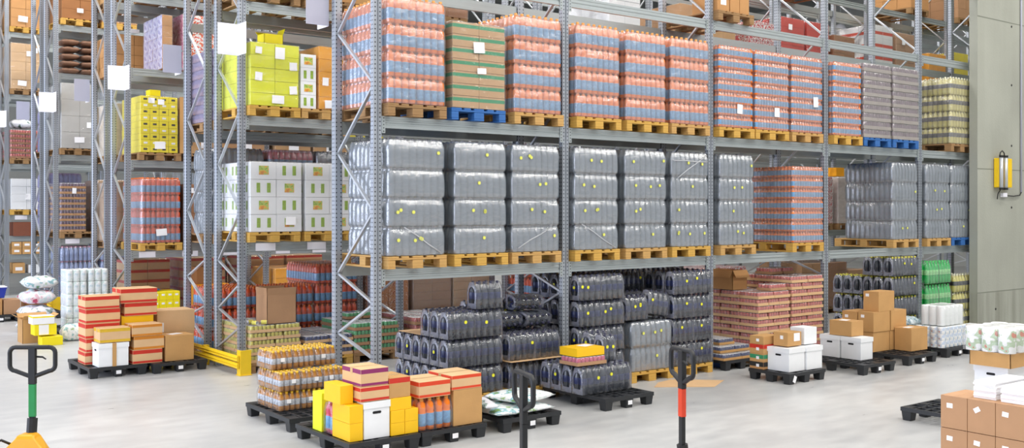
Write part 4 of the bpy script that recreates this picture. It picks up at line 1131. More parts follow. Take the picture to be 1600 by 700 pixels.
# ------------------------------------------------------------------ rack behind the aisle: wrapped loads, white produce cartons, yellow cartons
PT = PALZ + .004
NPW = [0]
def shelf_pallet(x, y, z, nm, w=None):
    wood_pallet(x - .01, y, z + .002, f'wooden pallet under {nm}', w, 'pallets in the racks across the aisle')
WPR = mat('picture_green_print', '8fae3e', .5, 0, .25, 30.)
def produce_print(o, cw, cd, h, i, j, k):
    if j == 0 and i < 9:
        if (i + k) % 2:
            put('picture', rect_label(.15, .13, 'f', cached('pp', lambda: bag_mat('produce_picture', ['c8d08a', '8fae3e', 'b8c86a', 'e8b04a', 'd89040'], 12))), o, (cw * .5, -.001, h * .52))
        else:
            for a in (.3, .7): put('picture', rect_label(.055, .14, 'f', WPR), o, (cw * a, -.001, h * .52))
    if i == 0:
        for a in (.35, .7): put('picture', rect_label(.055, .13, 'l', WPR), o, (-.001, cd * a, h * .52))
GA = 'loads in the rack across the aisle'
YA, YA2, YB, YB2, YC, YC2, YD = 3.84, 5.17, 9.27, 10.6, 14.71, 16.04, 20.14
for x, nm in ((.07, 'nearer the corner post'), (.945, 'second from the corner post')):
    shelf_pallet(x, YA - .04, 1.89, f'the wrapped white produce cartons, {nm}', WOODY)
    carton_load(x, YA - .03, 1.89 + PT, .8, 1.17, f'wrapped white cartons with green produce pictures, {nm}', GA, 2, 3, 4, .255, WCART, (), [('f', .62, .16, .16, .12)] if x < .5 else (), FILMC, extra=produce_print, alt=False)
shelf_pallet(.07, YA - .04, 3.73, 'the wrapped yellow cartons', WOODY)
carton_load(.07, YA - .03, 3.73 + PT, .755, 1.15, 'wrapped bright yellow cartons with white notes on the upper shelf', GA, 2, 3, 5, .182, LIME, (), [('f', .12, .8, .1, .1), ('f', .45, .78, .15, .17), ('f', .66, .6, .12, .12), ('f', .12, .42, .11, .12), ('f', .66, .25, .12, .12), ('f', .42, .1, .19, .12)], FILMC)
open_carton(.42, 4.1, 3.73 + PT + .945, .3, .25, .16, 'open yellow carton on top of the wrapped yellow cartons', YEL2, (0, 70, 1, 0), .1)
shelf_pallet(.9, YA - .04, 3.73, 'the white produce cartons and the orange cartons', WOOD)
for k in range(4):
    o = put('produce_carton', carton_mesh(.25, .38, .2, WCART), None, (.875, YA - .02, 3.73 + PT + k * .203)); tag(o, f'white produce carton in a single column beside the yellow cartons, {ORD[k + 1]} from below', 'box', 'column of white produce cartons')
    if k % 2: put('picture', rect_label(.14, .11, 'f', CACHE['pp']), o, (.125, -.001, .1))
    else:
        for a in (.07, .18): put('picture', rect_label(.045, .12, 'f', WPR), o, (a, -.001, .1))
carton_load(1.17, YA - .03, 3.73 + PT, .56, 1.15, 'wrapped orange cartons beside the corner post of the nearest rack', GA, 2, 3, 5, .19, ORNG, (), [('f', .1, .42, .1, .12), ('f', .16, .08, .14, .12)], FILMC)
for x, nm, ba in ((.07, 'over the yellow cartons', CARD), (.95, 'over the orange cartons', CARDO), (1.8, 'third from the corner', CARD)):
    shelf_pallet(x, YA - .04, 5.39, f'brown cartons on the third shelf, {nm}', WOODD)
    carton_load(x, YA - .03, 5.39 + PT, .78, 1.15, f'brown carton load on the third shelf, {nm}', GA, 2, 3, 4, .25, ba, (), (), False)
# back to back rack
shelf_pallet(.07, YA2 - .04, 1.83, 'the bluish wrapped dark bottles seen between the end uprights', WOODD)
bottle_load('greyed', .07, YA2 - .03, 1.83 + PT, 'wrapped dark bottle load seen between the end uprights, behind white cartons', GA, .8, 4, FILMD, bulge=.035)
shelf_pallet(.95, YA2 - .04, 1.83, 'the wrapped pink drinks', WOODD)
bottle_load('pink', .95, YA2 - .03, 1.83 + PT, 'wrapped pink drink load peeking over the white produce cartons', GA, .8, 4, FILMO, hs=.335)
shelf_pallet(1.8, YA2 - .04, 1.83, 'the third dark bottle load behind white cartons', WOODD)
bottle_load('greyed', 1.8, YA2 - .03, 1.83 + PT, 'wrapped dark bottle load peeking out behind the corner upright', GA, .78, 4, FILMD)
shelf_pallet(.07, YA2 - .04, 3.6, 'the violet wrapped tins between the end uprights', WOODD)
tray_load(.07, YA2 - .03, 3.6 + PT, .8, 1.17, 'violet-tinted wrapped tin load seen between the end uprights', 'wrapped tin loads', 8, .14, TINP, CARDP, FILMV)

def patches(o, cw, cd, h, i, j, k): pass
PATR = bag_mat('red_white_printed_carton', ['b5283a', 'd8d4d2', 'c23a44', 'e8e4e2', 'a83040', 'e0d8d4'], 9)
ORPAT = bag_mat('orange_white_printed_carton', ['d8442a', 'e06a3a', 'f0ece6', 'd8442a', 'f2efea', 'e05a30'], 7)
carton_load(1.3, YA2 - .03, 3.6 + PT, .8, .9, 'red and white patterned cartons behind the open yellow carton', GA, 2, 3, 6, .2, PATR, (), [('f', .3, .98, .12, .12)], FILMC)
shelf_pallet(1.36, YA2 - .04, 3.6, 'the red and white patterned cartons', WOODD)

carton_load(2.2, YA2 - .03, 3.6 + PT, .38, 1.1, 'brown carton load behind the orange cartons', GA, 1, 3, 6, .2, CARD, (), [('f', .2, 1.1, .14, .06)], FILMC)
# ground floor of this rack
wood_pallet(.04, YA - .04, 0, 'dark wooden floor pallet under the yellow-lidded tins', WOODD, 'wooden pallets on the floor')
tray_stack(.078, YA - .03, PALZ + .002, .8, 1.17, 5, .108, TINY, 'tray of yellow-lidded tins', 'behind the guard', 'trays of yellow-lidded tins', CARD2, True, .031)
zt2 = PALZ + .004 + 5 * .108
open_carton(.36, YA + .02, zt2 + .003, .46, .4, .42, 'tall open brown carton standing on the yellow-lidded tins', CARDP, (80, 0, 82, 85), .1, name='open_carton')
for k, (dx, dy) in enumerate(((.1, .0), (.22, -.01), (.06, .09))):
    o = put('tin', tin_mesh(TINY, .031, .09), None, (dx + .05, YA + .03 + dy + .02, zt2 + .034), (R(90), 0, R(25 + 40 * k))); tag(o, f'loose yellow-lidded tin lying before the open carton, {ORD[k + 1]} of three', 'tin', 'loose tins')
wood_pallet(.07, YA2 - .04, 0, 'wooden floor pallet under the red-orange juice behind the yellow-lidded tins', WOODD, 'wooden pallets on the floor')
stack('redjuice', .075, YA2 - .03, PALZ + .002, [(0, 2, 0, 6)] * 2 + [(0, 2, 0, 5)], .335, 'red-orange juice pack', 'stack behind the guard', 'red-orange juice packs', stickers=0, filmm=FILM)
wood_pallet(.95, YA2 - .04, 0, 'wooden floor pallet under the second red-orange juice stack', WOODD, 'wooden pallets on the floor')
stack('redjuice', .94, YA2 - .03, PALZ + .002, [(0, 2, 0, 3)] * 3, .335, 'red-orange juice pack', 'behind the open carton', 'red-orange juice packs', stickers=0, filmm=FILM)
wood_pallet(1.8, YA2 - .04, 0, 'wooden floor pallet under the wrapped dark red bottles', WOODD, 'wooden pallets on the floor')
bottle_load('redjuice', 1.77, YA2 - .03, PALZ + .004, 'film-wrapped dark red bottle load between the corner uprights of the nearest rack', GA, .8, 4, FILMC, hs=.325)
# middle: dark blue tins, green tins
wood_pallet(.94, YA - .04, 0, 'wooden floor pallet under the dark blue tins across the aisle', WOODY, 'wooden pallets on the floor')
tray_stack(.95, YA - .03, PALZ + .002, .8, 1.17, 3, .106, TINB, 'tray of dark blue tins', 'across the aisle', 'trays of dark tins across the aisle', CARD2, True, .031)
wood_pallet(1.76, YA - .04, 0, 'wooden floor pallet under the green tins', WOODD, 'wooden pallets on the floor')
tray_stack(1.77, YA - .03, PALZ + .002, .8, 1.17, 4, .115, TING, 'tray of green tins', 'across the aisle', 'trays of green tins', CARDP, True, .031)
for k in range(2):
    tray(2.75 - .83 + k * .3, YA + .5, PALZ + .008 + 4 * .115, 4, 5, .1, TING, f'tray of green tins on top at the back, {["nearer the corner", "farther along"][k]}', 'trays of green tins')
# brown and orange goods glimpsed through the nearest rack
PATB = bag_mat('orange_brown_printed_pack', ['a8663a', 'c98a5a', 'b5744a', 'd8b090', 'a85a34'], 16)
for k, (x, n, h) in enumerate(((2.85, 4, .12), (3.7, 4, .12), (4.56, 4, .12))):
    wood_pallet(x, YA - .04, 0, f'wooden floor pallet under the {["first", "second", "third"][k]} low stack of jars seen through the nearest rack', WOODD, 'wooden pallets on the floor')
    tray_stack(x + .01, YA - .03, PALZ + .002, .8, 1.17, n, h, [TINR, TINR, TINR][k], 'tray of reddish jars', f'{["first", "second", "third"][k]} low stack', 'trays of jars seen through the nearest rack', CARDP, True, .0325)
for k, (x, m, base, nm) in enumerate(((2.75, FILMC, CARDO, 'orange-brown cartons, first'), (3.65, FILMO, CARDP, 'pinkish cartons with loose film, second'), (4.5, FILMO, CARD2, 'pale cartons, third'))):
    wood_pallet(x, YA2 - .04, 0, f'wooden floor pallet at the rear under {nm} load', WOODD, 'wooden pallets on the floor')
    carton_load(x, YA2 - .03, PALZ + .004, .8, 1.17, f'wrapped {nm} load at the rear behind dark bottle stacks', 'rear floor loads', 2, 3, 8, .15, PATB if k == 0 else base, (), (), m)
for k, (x, c) in enumerate(((5.55, ORR), (6.4, ORR))):
    wood_pallet(x, YA - .04, 0, f'wooden floor pallet under orange bottles glimpsed behind dark packs, {ORD[k + 1]}', WOODD, 'wooden pallets on the floor')
    bottle_load('redjuice', x, YA - .03, PALZ + .004, f'orange bottle load glimpsed behind the dark bottle packs, {ORD[k + 1]} along', 'rear floor loads', .78, 4, FILMC, hs=.325)
wood_pallet(8.35, YA - .04, 0, 'wooden floor pallet under dark bottles behind the red tins', WOODD, 'wooden pallets on the floor')
bottle_load('dark', 8.35, YA - .03, PALZ + .004, 'dark bottle load glimpsed beyond the red tin stacks', 'rear floor loads', .78, 4, FILMC)
for k, x in enumerate((9.3, 10.2)):
    wood_pallet(x, YA - .04, 0, f'wooden floor pallet under white and red cartons beyond the yellow-capped packs, {ORD[k + 1]}', WOODD, 'wooden pallets on the floor')
    carton_load(x, YA - .03, PALZ + .004, .8, 1.17, f'white and red carton load beyond the yellow-capped packs, {ORD[k + 1]}', 'rear floor loads', 2, 3, 6, .17, PATR, (), (), FILMC)
for k, (x, nl) in enumerate(((11.1, 3), (12.86, 5), (13.74, 5), (14.72, 4))):
    wood_pallet(x, YA - .04, 0, f'wooden floor pallet under brown cartons behind the green bottles, {ORD[k + 1]}', WOODD, 'wooden pallets on the floor')
    carton_load(x, YA - .03, PALZ + .004, .8, 1.17, f'brown carton load behind the green bottles, {ORD[k + 1]}', 'rear floor loads', 2, 3, nl, .2, CARDO if k % 2 else CARDD, (), (), FILMC)
# second shelf goods seen through the gaps of the nearest rack
for k, (x, b_, h) in enumerate(((12.2, CARDP, 6), (13.2, PATR, 7), (14.2, CARDP, 7), (10.9, CARDP, 7))):
    shelf_pallet(x, YA - .04, 1.89, f'pinkish cartons seen through the gap of the lower shelf, {ORD[k + 1]}', WOODD)
    carton_load(x, YA - .03, 1.89 + PT, .8, 1.17, f'pinkish wrapped carton load seen through the gap of the lower shelf, {ORD[k + 1]}', GA, 2, 3, h, .15, b_, (), [('f', .5, .3, .15, .14)], FILMW if k == 2 else FILMC)
carton(14.25, YA + .05, 1.89 + PT + 7 * .15 + .03, .3, .3, .2, 'orange carton on top of pinkish cartons seen through the gap', ORNG, tape=False)
# third shelf goods above the orange bottles
for k, (x, w, h, nl, base, bands, nm) in enumerate(((3.1, .8, .22, 3, CARDD, (), 'dark brown cartons behind the green-banded load'), (7.1, .8, .25, 4, WCART, (), 'white cartons'), (9.0, .8, .3, 3, CARDO, (), 'large orange-brown cartons'),
        (9.9, .75, .3, 3, CARD, (), 'brown cartons'), (11.2, .75, .2, 4, PATR, (), 'dull red cartons'), (12.15, .8, .2, 5, RED, (), 'red cartons with white tags'), (13.05, .8, .2, 5, RED, (), 'red cartons, second'),
        (14.05, .8, .2, 4, CARDD, (), 'dark cartons'), (15.55, .82, .3, 4, WCART, ((.3, .55, REDO),), 'white cartons with orange-red bands'), (16.55, .8, .14, 8, CARDP, (), 'pinkish brown cartons with white notes'), (18.0, .8, .25, 3, ORNG, (), 'orange cartons'), (19.2, .7, .22, 4, YEL2, (), 'yellow cartons'))):
    shelf_pallet(x, YA - .04, 5.39, f'{nm}, third shelf across the aisle', WOODD)
    carton_load(x, YA - .03, 5.39 + PT, w, 1.17, f'wrapped {nm} on the third shelf across the aisle', GA, 2, 3, nl, h, base, bands, [('f', .3, nl * h * .8, .13, .12)] if k in (5, 9) else (), FILMC)
for k, (x, base) in enumerate(((13.2, CARDD), (17.2, CARDO), (19.4, CARDP))):
    shelf_pallet(x, YA - .04, 7.2, f'brown goods on the fourth shelf, {ORD[k + 1]} along', WOODD)
    carton_load(x, YA - .03, 7.2 + PT, .8, 1.17, f'brown carton load on the fourth shelf, {ORD[k + 1]} along', GA, 2, 3, 4, .25, base, (), (), False)

# ------------------------------------------------------------------ second aisle
GB2 = 'loads in the racks of the second aisle'
shelf_pallet(.2, YB - .04, 1.58, 'the orange bottle load of the second aisle', WOODY)
bottle_load('redjuice', .21, YB - .03, 1.58 + PT, 'wrapped orange bottle load with white note in the second aisle', GB2, .74, 4, FILMO, [('f', .38, .2, .2, .13)], hs=.3, bulge=.01)
shelf_pallet(1.05, YB - .04, 1.58, 'the grey-brown cartons beside the orange bottles', WOODD)
carton_load(1.05, YB - .03, 1.58 + PT, .8, 1.17, 'dull grey-brown carton load beside the orange bottles, second aisle', GB2, 2, 3, 4, .28, CARDD, (), [('f', .1, 1.0, .2, .1)], FILMC)
shelf_pallet(.18, YB - .04, 3.29, 'the wall of yellow cartons in the second aisle', WOODD)
def yellow_marks(o, cw, cd, h, i, j, k):
    if j == 0: put('label', rect_label(.07, .035, 'f', PAPER if k % 2 else BLKP), o, (cw * .5, -.001, h * .5))
carton_load(.2, YB - .03, 3.29 + PT, .7, 1.17, 'wrapped yellow cartons with brown corner board in the second aisle', GB2, 4, 4, 9, .118, YEL2, (), [('f', .36, .14, .2, .14), ('f', .2, .98, .12, .1), ('f', .38, .96, .12, .1)], FILMC, extra=yellow_marks, alt=False)
b = MB(); b.box(0, 0, 0, .11, .01, 1.08, CARD); o = put('corner_board', b.mesh('corner_board'), None, (.935, YB - .05, 3.29 + PT)); tag(o, 'brown corner board at the edge of the wrapped yellow cartons', 'corner board')
carton(.45, YB + .2, 3.29 + PT + 9 * .118 + .03, .2, .25, .12, 'small yellow carton on top of the wrapped yellow cartons', YEL2, tape=False)
for k, (x, base, nm) in enumerate(((1.06, CARD, 'beside the yellow cartons'), (2.05, CARDO, 'first over the dark bottle load'), (2.9, CARD, 'second over the dark bottle load'), (3.75, CARD, 'over the pink drinks'))):
    shelf_pallet(x, YB - .04, 3.29, f'brown carton load of the second aisle, {nm}', WOODD)
    carton_load(x, YB - .03, 3.29 + PT, .78, 1.17, f'brown carton load of the second aisle, {nm}', GB2, 2, 3, 5, .22, base, (), [('f', .4, .18, .22, .14)], FILMC)
shelf_pallet(4.65, YB - .04, 3.29, 'the far yellow cartons with white notes', WOODD)
carton_load(4.65, YB - .03, 3.29 + PT, .8, 1.17, 'yellow carton load with white notes seen past the pink drinks', GB2, 2, 3, 5, .22, YEL2, (), [('f', .15, .3, .13, .14), ('f', .4, .1, .15, .14), ('f', .6, .1, .13, .14)], FILMC)
PURF = bag_mat('violet_white_wrapped_print', ['9a95c4', 'b8b4d8', 'c9c5e0', 'dcd8ec', 'a8a2cc'], 8)
PINF = bag_mat('pink_wrapped_print', ['b85a80', 'c4688c', 'd07a98', 'd892a8', 'b04a70'], 10)
def side_sheet(m):
    def f(o, cw, cd, h, i, j, k):
        if i == 0: put('printed_side', cached(('ps', cd, h, m.name), lambda: (lambda b: (b.box(-.003, 0, 0, -.001, cd - .006, h - .004, m), b.mesh('printed_side'))[1])(MB())), o)
    return f
carton_load(.6, YB - .03, 5.02 + .02, .2, 1.1, 'brown cartons with violet printed film on the side, narrow stack on the third shelf', GB2, 1, 4, 5, .205, CARDO, (), (), FILMC, extra=side_sheet(PURF), alt=False)
carton_load(1.0, YB - .03, 5.02 + .02, .8, 1.15, 'orange and white patterned cartons with pink printed side, third shelf', GB2, 2, 3, 6, .18, ORPAT, (), [('f', .4, .85, .16, .1)], FILMC, extra=side_sheet(PINF), alt=False)
carton_load(.05, YB2 - .03, 5.02 + .02, .8, 1.17, 'brown carton load on the rear third shelf of the second aisle', GB2, 2, 3, 4, .2, CARDO, (), [('f', .4, .88, .2, .08)], False)
shelf_pallet(.06, YB2 - .04, 6.4, 'brown goods high up in the second aisle, rear', WOODD)
carton_load(.07, YB2 - .03, 6.4 + PT, .8, 1.17, 'brown carton load high up in the second aisle, rear', GB2, 2, 3, 3, .22, CARD, (), (), False)
for k, x in enumerate((.4, 1.3)):
    shelf_pallet(x, YB - .04, 6.4, f'brown goods high up in the second aisle, {ORD[k + 1]}', WOODD)
    carton_load(x, YB - .03, 6.4 + PT, .8, 1.17, f'brown carton load high up in the second aisle, {ORD[k + 1]}', GB2, 2, 3, 3, .22, CARDP, (), (), False)
shelf_pallet(.06, YB2 - .04, 3.29, 'the pale yellow load between the uprights', WOODD)
carton_load(.07, YB2 - .03, 3.29 + PT, .8, 1.17, 'pale yellow wrapped carton load seen between the second aisle uprights', GB2, 2, 3, 6, .17, YELB, (), (), FILMW)
shelf_pallet(.06, YB2 - .04, 1.58, 'the tan load between the uprights', WOODD)
carton_load(.07, YB2 - .03, 1.58 + PT, .8, 1.17, 'tan carton load in loose white film between the second aisle uprights', GB2, 2, 3, 4, .29, CARD, (), [('f', .3, .3, .2, .2)], FILMO)
# ground floor of the second aisle
GY = 'small yellow cartons piled in the second aisle'
wood_pallet(.16, YB - .04, 0, 'wooden floor pallet under the small yellow cartons of the second aisle', WOODD, 'wooden pallets on the floor')
for i in range(6):
    for k in range(4):
        for j in range(2 if i else 3):
            if j and i and k < 3: continue
            carton(.18 + i * .128, YB - .03 + j * .25, PALZ + .004 + k * .163, .124, .24, .16, f'small yellow carton, {ORD[i + 1]} column, {ORD[k + 1]} row up, {["front", "second", "third"][j]} rank of the yellow pile', YEL2, group=GY, tape=False, seam=False, lab=[('f', .062, .1, .06, .035)])
bag(.42, YB + .2, PALZ + .004 + 4 * .163, .4, .3, .06, mat('dark_blue_film', '3a5a8a', .3), 'dark blue film bundle on the small yellow cartons', cat='film bundle', name='film_bundle')
for i in range(3):
    carton(1.2 + i * .26, YB + .1, PALZ + .004 + .0, .25, .35, .4, f'orange-yellow carton, lower row, {ORD[i + 1]} beside the yellow pile', ORNG, group='orange-yellow cartons', tape=False, lab=[('f', .16, .2, .07, .05)])
    carton(1.2 + i * .26, YB + .1, PALZ + .004 + .402, .25, .35, .34, f'orange-yellow carton, upper row, {ORD[i + 1]} beside the yellow pile', ORNG, group='orange-yellow cartons', tape=False, lab=[('f', .16, .2, .07, .05)])
wood_pallet(1.18, YB - .04, 0, 'wooden floor pallet under the orange-yellow cartons', WOODD, 'wooden pallets on the floor')
carton(1.34, YB + .16, PALZ + .748, .5, .3, .34, 'large plain brown carton on the orange-yellow cartons', CARDD, tape=False)
for k, (x, y, nl, nm) in enumerate(((.3, YB2, 6, 'behind the yellow pile'), (1.5, YB2, 6, 'behind the orange-yellow cartons'), (2.83, YB2, 6, 'over the juice bottles'), (3.76, YB2, 6, 'farther over the juice bottles'))):
    wood_pallet(x, y - .04, 0, f'wooden floor pallet under red-banded cartons {nm}', WOODD, 'wooden pallets on the floor')
    carton_load(x, y - .03, PALZ + .004, .86 if k else .9, 1.17, f'wrapped brown cartons with red bands {nm}', GB2, 2, 3, nl, .2, CARD2, ((.7, .98, RED),), (), FILMC)
for k, x in enumerate((2.9, 3.8)):
    wood_pallet(x, YB - .04, 0, f'wooden floor pallet under the yellow film pack, {ORD[k + 1]}', WOODD, 'wooden pallets on the floor')
    carton_load(x, YB - .03, PALZ + .004, .85, 1.17, f'orange-yellow wrapped load with silver lids over the juice, {ORD[k + 1]}', GB2, 2, 3, 5, .2, ORNG, (), (), FILMC)

# ------------------------------------------------------------------ third aisle
GC = 'loads in the racks of the third aisle'
shelf_pallet(.0, YC - .04, 1.69, 'the purple tins', WOODD)
tray_load(.07, YC - .03, 1.69 + PT, .56, 1.17, 'film-wrapped purple tin load with white note in the third aisle', 'wrapped tin loads', 9, .125, TINP, CARDO, FILM, [('f', .3, .95, .09, .13)])
shelf_pallet(.9, YC - .04, 1.69, 'the tan load beside the purple tins', WOODD)
carton_load(.9, YC - .03, 1.69 + PT, .8, 1.17, 'tan carton load in loose film beside the purple tins', GC, 2, 3, 4, .3, CARD, (), (), FILMO)
shelf_pallet(.04, YC - .04, 3.62, 'the big grey cartons', WOODD)
carton_load(.06, YC - .03, 3.62 + PT, .8, 1.17, 'big wrapped grey cartons with white labels in the third aisle', GC, 2, 2, 4, .375, GCART, (), [('f', .66, .55, .2, .13), ('f', .4, .2, .22, .13)], FILMC, alt=False)
for k, (x, y) in enumerate(((.1, YC), (1.0, YC))):
    for q in range(5):
        for p in range(2):
            bag(x + .2 + p * .43, y + .25, 5.503 + q * .165, .41, .6, .14, BAGBR, f'brown sack on the third shelf, {["nearer", "farther"][k]} pile, {ORD[q + 1]} tier, {["corner", "aisle"][p]} side', group='brown sacks', seed=q + p, name='brown_sack')
for k, (x, nm) in enumerate(((.1, 'corner'), (1.0, 'second'))):
    shelf_pallet(x, YC - .04, 6.62, f'brown cartons high in the third aisle, {nm}', WOODY)
    carton_load(x, YC - .03, 6.62 + PT, .8, 1.17, f'brown carton load high in the third aisle, {nm}', GC, 2, 3, 4, .22, CARDO if k else CARDD, (), [('f', .4, .2, .14, .1)], FILMC if k else False)
wood_pallet(.0, YC - .04, 0, 'wooden floor pallet under the pink-capped bottles', WOODD, 'wooden pallets on the floor')
bottle_load('water', .0, YC - .03, PALZ + .004, 'bluish bottles with pink caps in film on the third aisle floor', GC, .8, 4, FILM, hs=.333)
wood_pallet(.95, YC - .04, 0, 'wooden floor pallet under the second pink-capped bottle load', WOODD, 'wooden pallets on the floor')
bottle_load('water', .96, YC - .03, PALZ + .004, 'bluish bottles with pink caps in film, second load on the third aisle floor', GC, .78, 4, FILM, hs=.333)
for k, (z, nm) in enumerate(((1.69, 'first'), (3.62, 'second'))):
    shelf_pallet(.06, YC2 - .04, z, f'the blue wrapped load of the {nm} shelf between third aisle uprights', WOODD)
    bottle_load('water', .07, YC2 - .03, z + PT, f'blue-tinted wrapped bottle load between third aisle uprights, {nm} shelf', GC, .8, 4, FILMV, hs=.345)
# farthest rack
GD = 'loads in the farthest rack'
shelf_pallet(.06, YD - .04, 5.5, 'the tall pale brown cartons in the farthest rack', WOODD)
carton_load(.07, YD - .03, 5.5 + PT, .74, 1.17, 'tall pale brown carton load with white notes in the farthest rack', GD, 2, 3, 5, .25, CARD2, (), [('f', .45, .98, .12, .14), ('f', .62, 1.08, .1, .14), ('f', .28, .16, .22, .14)], FILMC)
shelf_pallet(.06, YD - .04, 7.2, 'brown cartons at the top of the farthest rack', WOODY)
carton_load(.07, YD - .03, 7.2 + PT, .74, 1.17, 'brown carton load at the top of the farthest rack', GD, 2, 3, 4, .25, CARDO, (), [('f', .3, .22, .24, .16)], False)
shelf_pallet(.06, YD - .04, 3.6, 'the dark red wrapped load', WOODD)
tray_load(.07, YD - .03, 3.6 + PT, .78, 1.17, 'dark red sparkling wrapped load behind the grey-backed sign', 'wrapped tin loads', 6, .13, TINR, CARDD, FILM)
bag(.4, YD + .3, 3.6 + PT + .83, .6, .6, .25, BAGK, 'loose grey-white film bundle on the dark red wrapped load', cat='film bundle', name='film_bundle', seed=4)
shelf_pallet(.06, YD - .04, 2.2, 'the white cartons of the farthest rack', WOODY)
carton_load(.07, YD - .03, 2.2 + PT, .78, 1.17, 'white wrapped cartons with small marks in the farthest rack', GD, 2, 3, 4, .21, WCART, (), [('f', .5, .35, .28, .16)], FILMC, alt=False)
carton(.15, YD, 1.62 + .002, .5, .5, .38, 'dark red-brown carton on a low shelf of the farthest rack', mat('red_brown_card', '7a4632', .8), tape=False)
for i in range(3):
    for k in range(2):
        carton(.12 + i * .26, YD + .02, 1.12 + .002 + k * .17, .24, .35, .165, f'small brown carton with white label on the low shelf, {ORD[i + 1]} column, {["lower", "upper"][k]}', CARD, group='small brown cartons in the farthest rack', tape=False, lab=[('f', .12, .09, .13, .06)])
carton(.15, YD + .05, .602 + .0, .3, .4, .28, 'brown carton with white label at the bottom of the farthest rack', CARD, tape=False, lab=[('f', .15, .12, .18, .09)])
carton(.55, YD + .05, .602 + .0, .36, .4, .22, 'white carton at the bottom of the farthest rack', WCART, tape=False)
b = MB(); b.box(0, 0, 0, 2.6, .9, .025, STEEL); o = put('shelf_board', b.mesh('shelf_board'), None, (.07, YD + .14, .57)); tag(o, 'steel shelf board low in the farthest rack', 'shelf')

# ------------------------------------------------------------------ floor goods at the left: red-banded cartons
GR = 'brown cartons with red bands at the row end'
plastic_pallet(-1.9, 4.7, 'black plastic pallet under the towers of red-banded cartons')
plastic_pallet(-1.05, 4.6, 'black plastic pallet under the plain brown cartons beside the red-banded ones')
RB = ((.04, .2, RED), (.7, .97, RED))
z = PPZ
for k, h in enumerate((.175, .19, .215, .2, .185)):
    carton(-1.86 + .012 * (k % 2), 5.075 - .01 * (k % 3), z, .475, .38, h, f'red-banded brown carton in the outer tower, {ORD[k + 1]} from below', CARD2, RB, GR, tape=k == 4); z += h + .002
carton(-1.34, 5.1, PPZ, .45, .42, .46, 'brown carton hidden low behind the striped cartons', CARD, tape=False)
carton(-1.34, 5.12, PPZ + .462, .46, .42, .19, 'deep yellow carton under two red-banded ones in the inner tower', YEL, tape=False)
carton(-1.3, 5.11, PPZ + .654, .47, .4, .19, 'red-banded carton in the inner tower, on the yellow carton', CARD2, RB, GR)
carton(-1.36, 5.1, PPZ + .846, .53, .42, .21, 'red-banded carton topping the inner tower', CARD2, RB, GR)
file_box(-1.77, 4.72, PPZ, .41, .31, .33, 'white file box sealed with brown tape beside the red-banded cartons', 'l', True)
carton(-1.75, 4.73, PPZ + .338, .42, .31, .2, 'brown carton with yellow bands on the taped white file box', CARD2, ((.02, .2, YELB), (.75, .98, YELB)))
carton(-1.3, 4.72, PPZ, .42, .36, .2, 'red-banded carton at the bottom of the front column', CARD2, RB, GR)
carton(-1.28, 4.73, PPZ + .203, .43, .35, .19, 'ochre-banded carton in the middle of the front column', CARD2, ((.02, .18, OCHRE), (.75, .98, OCHRE)))
carton(-1.31, 4.72, PPZ + .396, .43, .36, .165, 'ochre-banded carton on top of the front column', CARD2, ((.02, .2, OCHRE), (.75, .98, OCHRE)))
carton(-.835, 4.72, PPZ, .42, .4, .37, 'large plain brown carton with white paper on top, beside the front column', CARD, tape=False, lab=[('t', .2, .2, .2, .14, .4)])
carton(-.8, 5.2, PPZ, .56, .45, .36, 'plain brown carton, lower of two at the back of the pallet', CARD2, tape=False)
carton(-.8, 5.2, PPZ + .362, .57, .45, .33, 'plain brown carton, upper of two at the back of the pallet', CARD2, tape=False, lab=[('f', .06, .08, .08, .14)])
# paper rolls and sacks at the second aisle corner
plastic_pallet(-1.1, 9.45, 'black plastic pallet under the tower of pale paper rolls', tagged=False)
for k in range(5):
    for i in range(2):
        roll_pack(-1.04 + i * .38, 9.5 + .0, PPZ + k * .222, 3, 4, 1, .06, .215, ROLLA, f'pale aqua paper roll pack, {ORD[k + 1]} tier, {["corner", "inner"][i]} column of the tower', 'tower of paper roll packs')
bag(-1.25, 11.0, .002, .6, .7, .24, BAGK, 'grey and white pet food sack at the bottom of the sack pile', group='pet food sacks', seed=1)
bag(-1.22, 11.05, .27, .6, .7, .24, BAGK, 'grey and white pet food sack below the pink one', group='pet food sacks', seed=2)
bag(-1.2, 11.1, .54, .6, .65, .26, BAGP, 'pink and white pet food sack in the sack pile', group='pet food sacks', seed=3)
bag(-1.15, 11.15, .83, .6, .6, .24, BAGG, 'green and white sack topping the sack pile', group='pet food sacks', seed=4)
bag(-1.0, 9.25, .002, .42, .3, .3, BAGG, 'white and green sack standing before the paper roll tower', group='pet food sacks', seed=7)
# yellow and white cartons on the floor
carton(-1.62, 8.76, .001, .34, .3, .15, 'yellow carton on the floor, bottom of the leftover pile', YEL2, tape=False)
carton(-1.72, 8.85, .178, .36, .3, .19, 'yellow carton with a white note in the leftover pile', YEL2, tape=False, lab=[('f', .15, .095, .16, .17)])
carton(-1.76, 8.83, .372, .36, .3, .14, 'white carton with yellow rim topping the leftover pile', WCART, ((.8, 1, YEL2),), tape=False)
open_carton(-1.82, 9.3, .001, .5, .4, .42, 'open brown carton behind the leftover yellow cartons', CARD, (1, 1, 1, 1), .12)
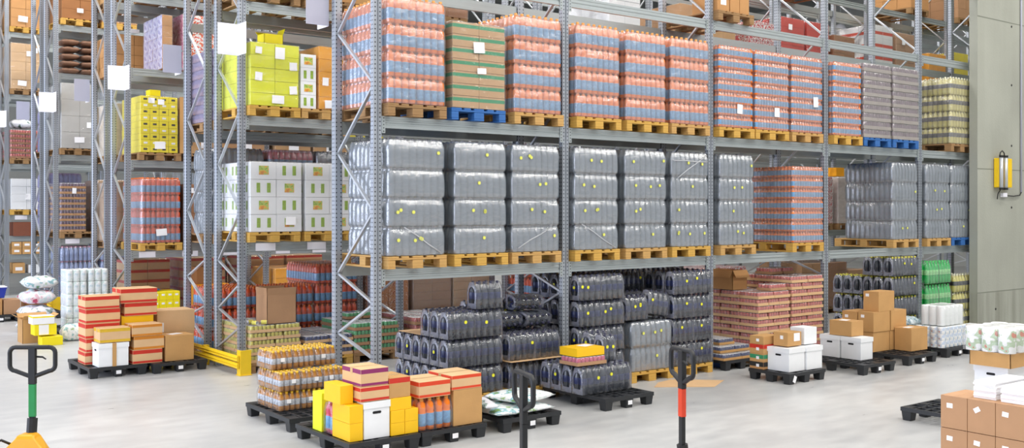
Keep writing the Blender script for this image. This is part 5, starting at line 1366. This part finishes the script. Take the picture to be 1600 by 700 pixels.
# far left pallets
plastic_pallet(-1.83, 13.2, 'black plastic pallet at the far left under brown cartons')
plastic_pallet(-1.0, 13.3, 'black plastic pallet at the far left beside the yellow guard')
carton(-1.8, 13.3, PPZ, .4, .4, .34, 'brown carton on the far left pallet, nearest the picture edge', CARDO, tape=False)
carton(-1.37, 13.3, PPZ, .32, .5, .3, 'brown carton on the far left pallet beside another', CARDP, tape=False)
carton(-.9, 13.5, PPZ, .42, .5, .26, 'dark brown carton on the far left pallet near the yellow guard', CARDD, tape=False)
b = MB(); b.rings([[(sx * a, sy * c, zz) for sx, sy in ((-1, -1), (1, -1), (1, 1), (-1, 1))] for a, c, zz in ((.2, .15, 0), (.24, .18, .2), (.25, .19, .2), (.25, .19, .22))], mat('blue_plastic', '2438a0', .4))
o = put('plastic_tub', b.mesh('tub', bevel=.006), None, (-1.55, 13.5, PPZ + .345)); tag(o, 'blue plastic tub with white lid on the far left cartons', 'tub')
b = MB(); b.box(-.25, -.19, .22, .25, .19, .245, WHITE); put('lid', b.mesh('lid', bevel=.005), o)
# two lamps that hang in view between the far racks
for k, (x, y, z) in enumerate(((29.0, 14.0, 9.4), (31.0, 10.0, 9.2))):
    t = thing('ceiling_lamp', f'white hanging lamp between the racks, {["above the orange-banded cartons", "nearer the concrete wall"][k]}', 'lamp', (x, y, z))
    m = bpy.data.materials.get('lamp_glow')
    if not m:
        m = bpy.data.materials.new('lamp_glow'); m.use_nodes = True
        m.node_tree.nodes['Principled BSDF'].inputs['Emission Color'].default_value = (1, .97, .92, 1); m.node_tree.nodes['Principled BSDF'].inputs['Emission Strength'].default_value = 3
    b = MB(); b.lathe([(.1, .3), (.16, .26), (.3, 0), (.29, 0), (.15, .24)], WHITE, 16); put('shade', b.mesh('shade', True), t)
    b = MB(); b.lathe([(.02, .02), (.28, .02), (.28, .0), (.02, 0)], m, 16); put('diffuser', b.mesh('diffuser', True), t)
    b = MB(); b.tube([(0, 0, .28), (0, 0, 11.4 - z)], .012, STEEL, 6); put('cable', b.mesh('cable'), t)
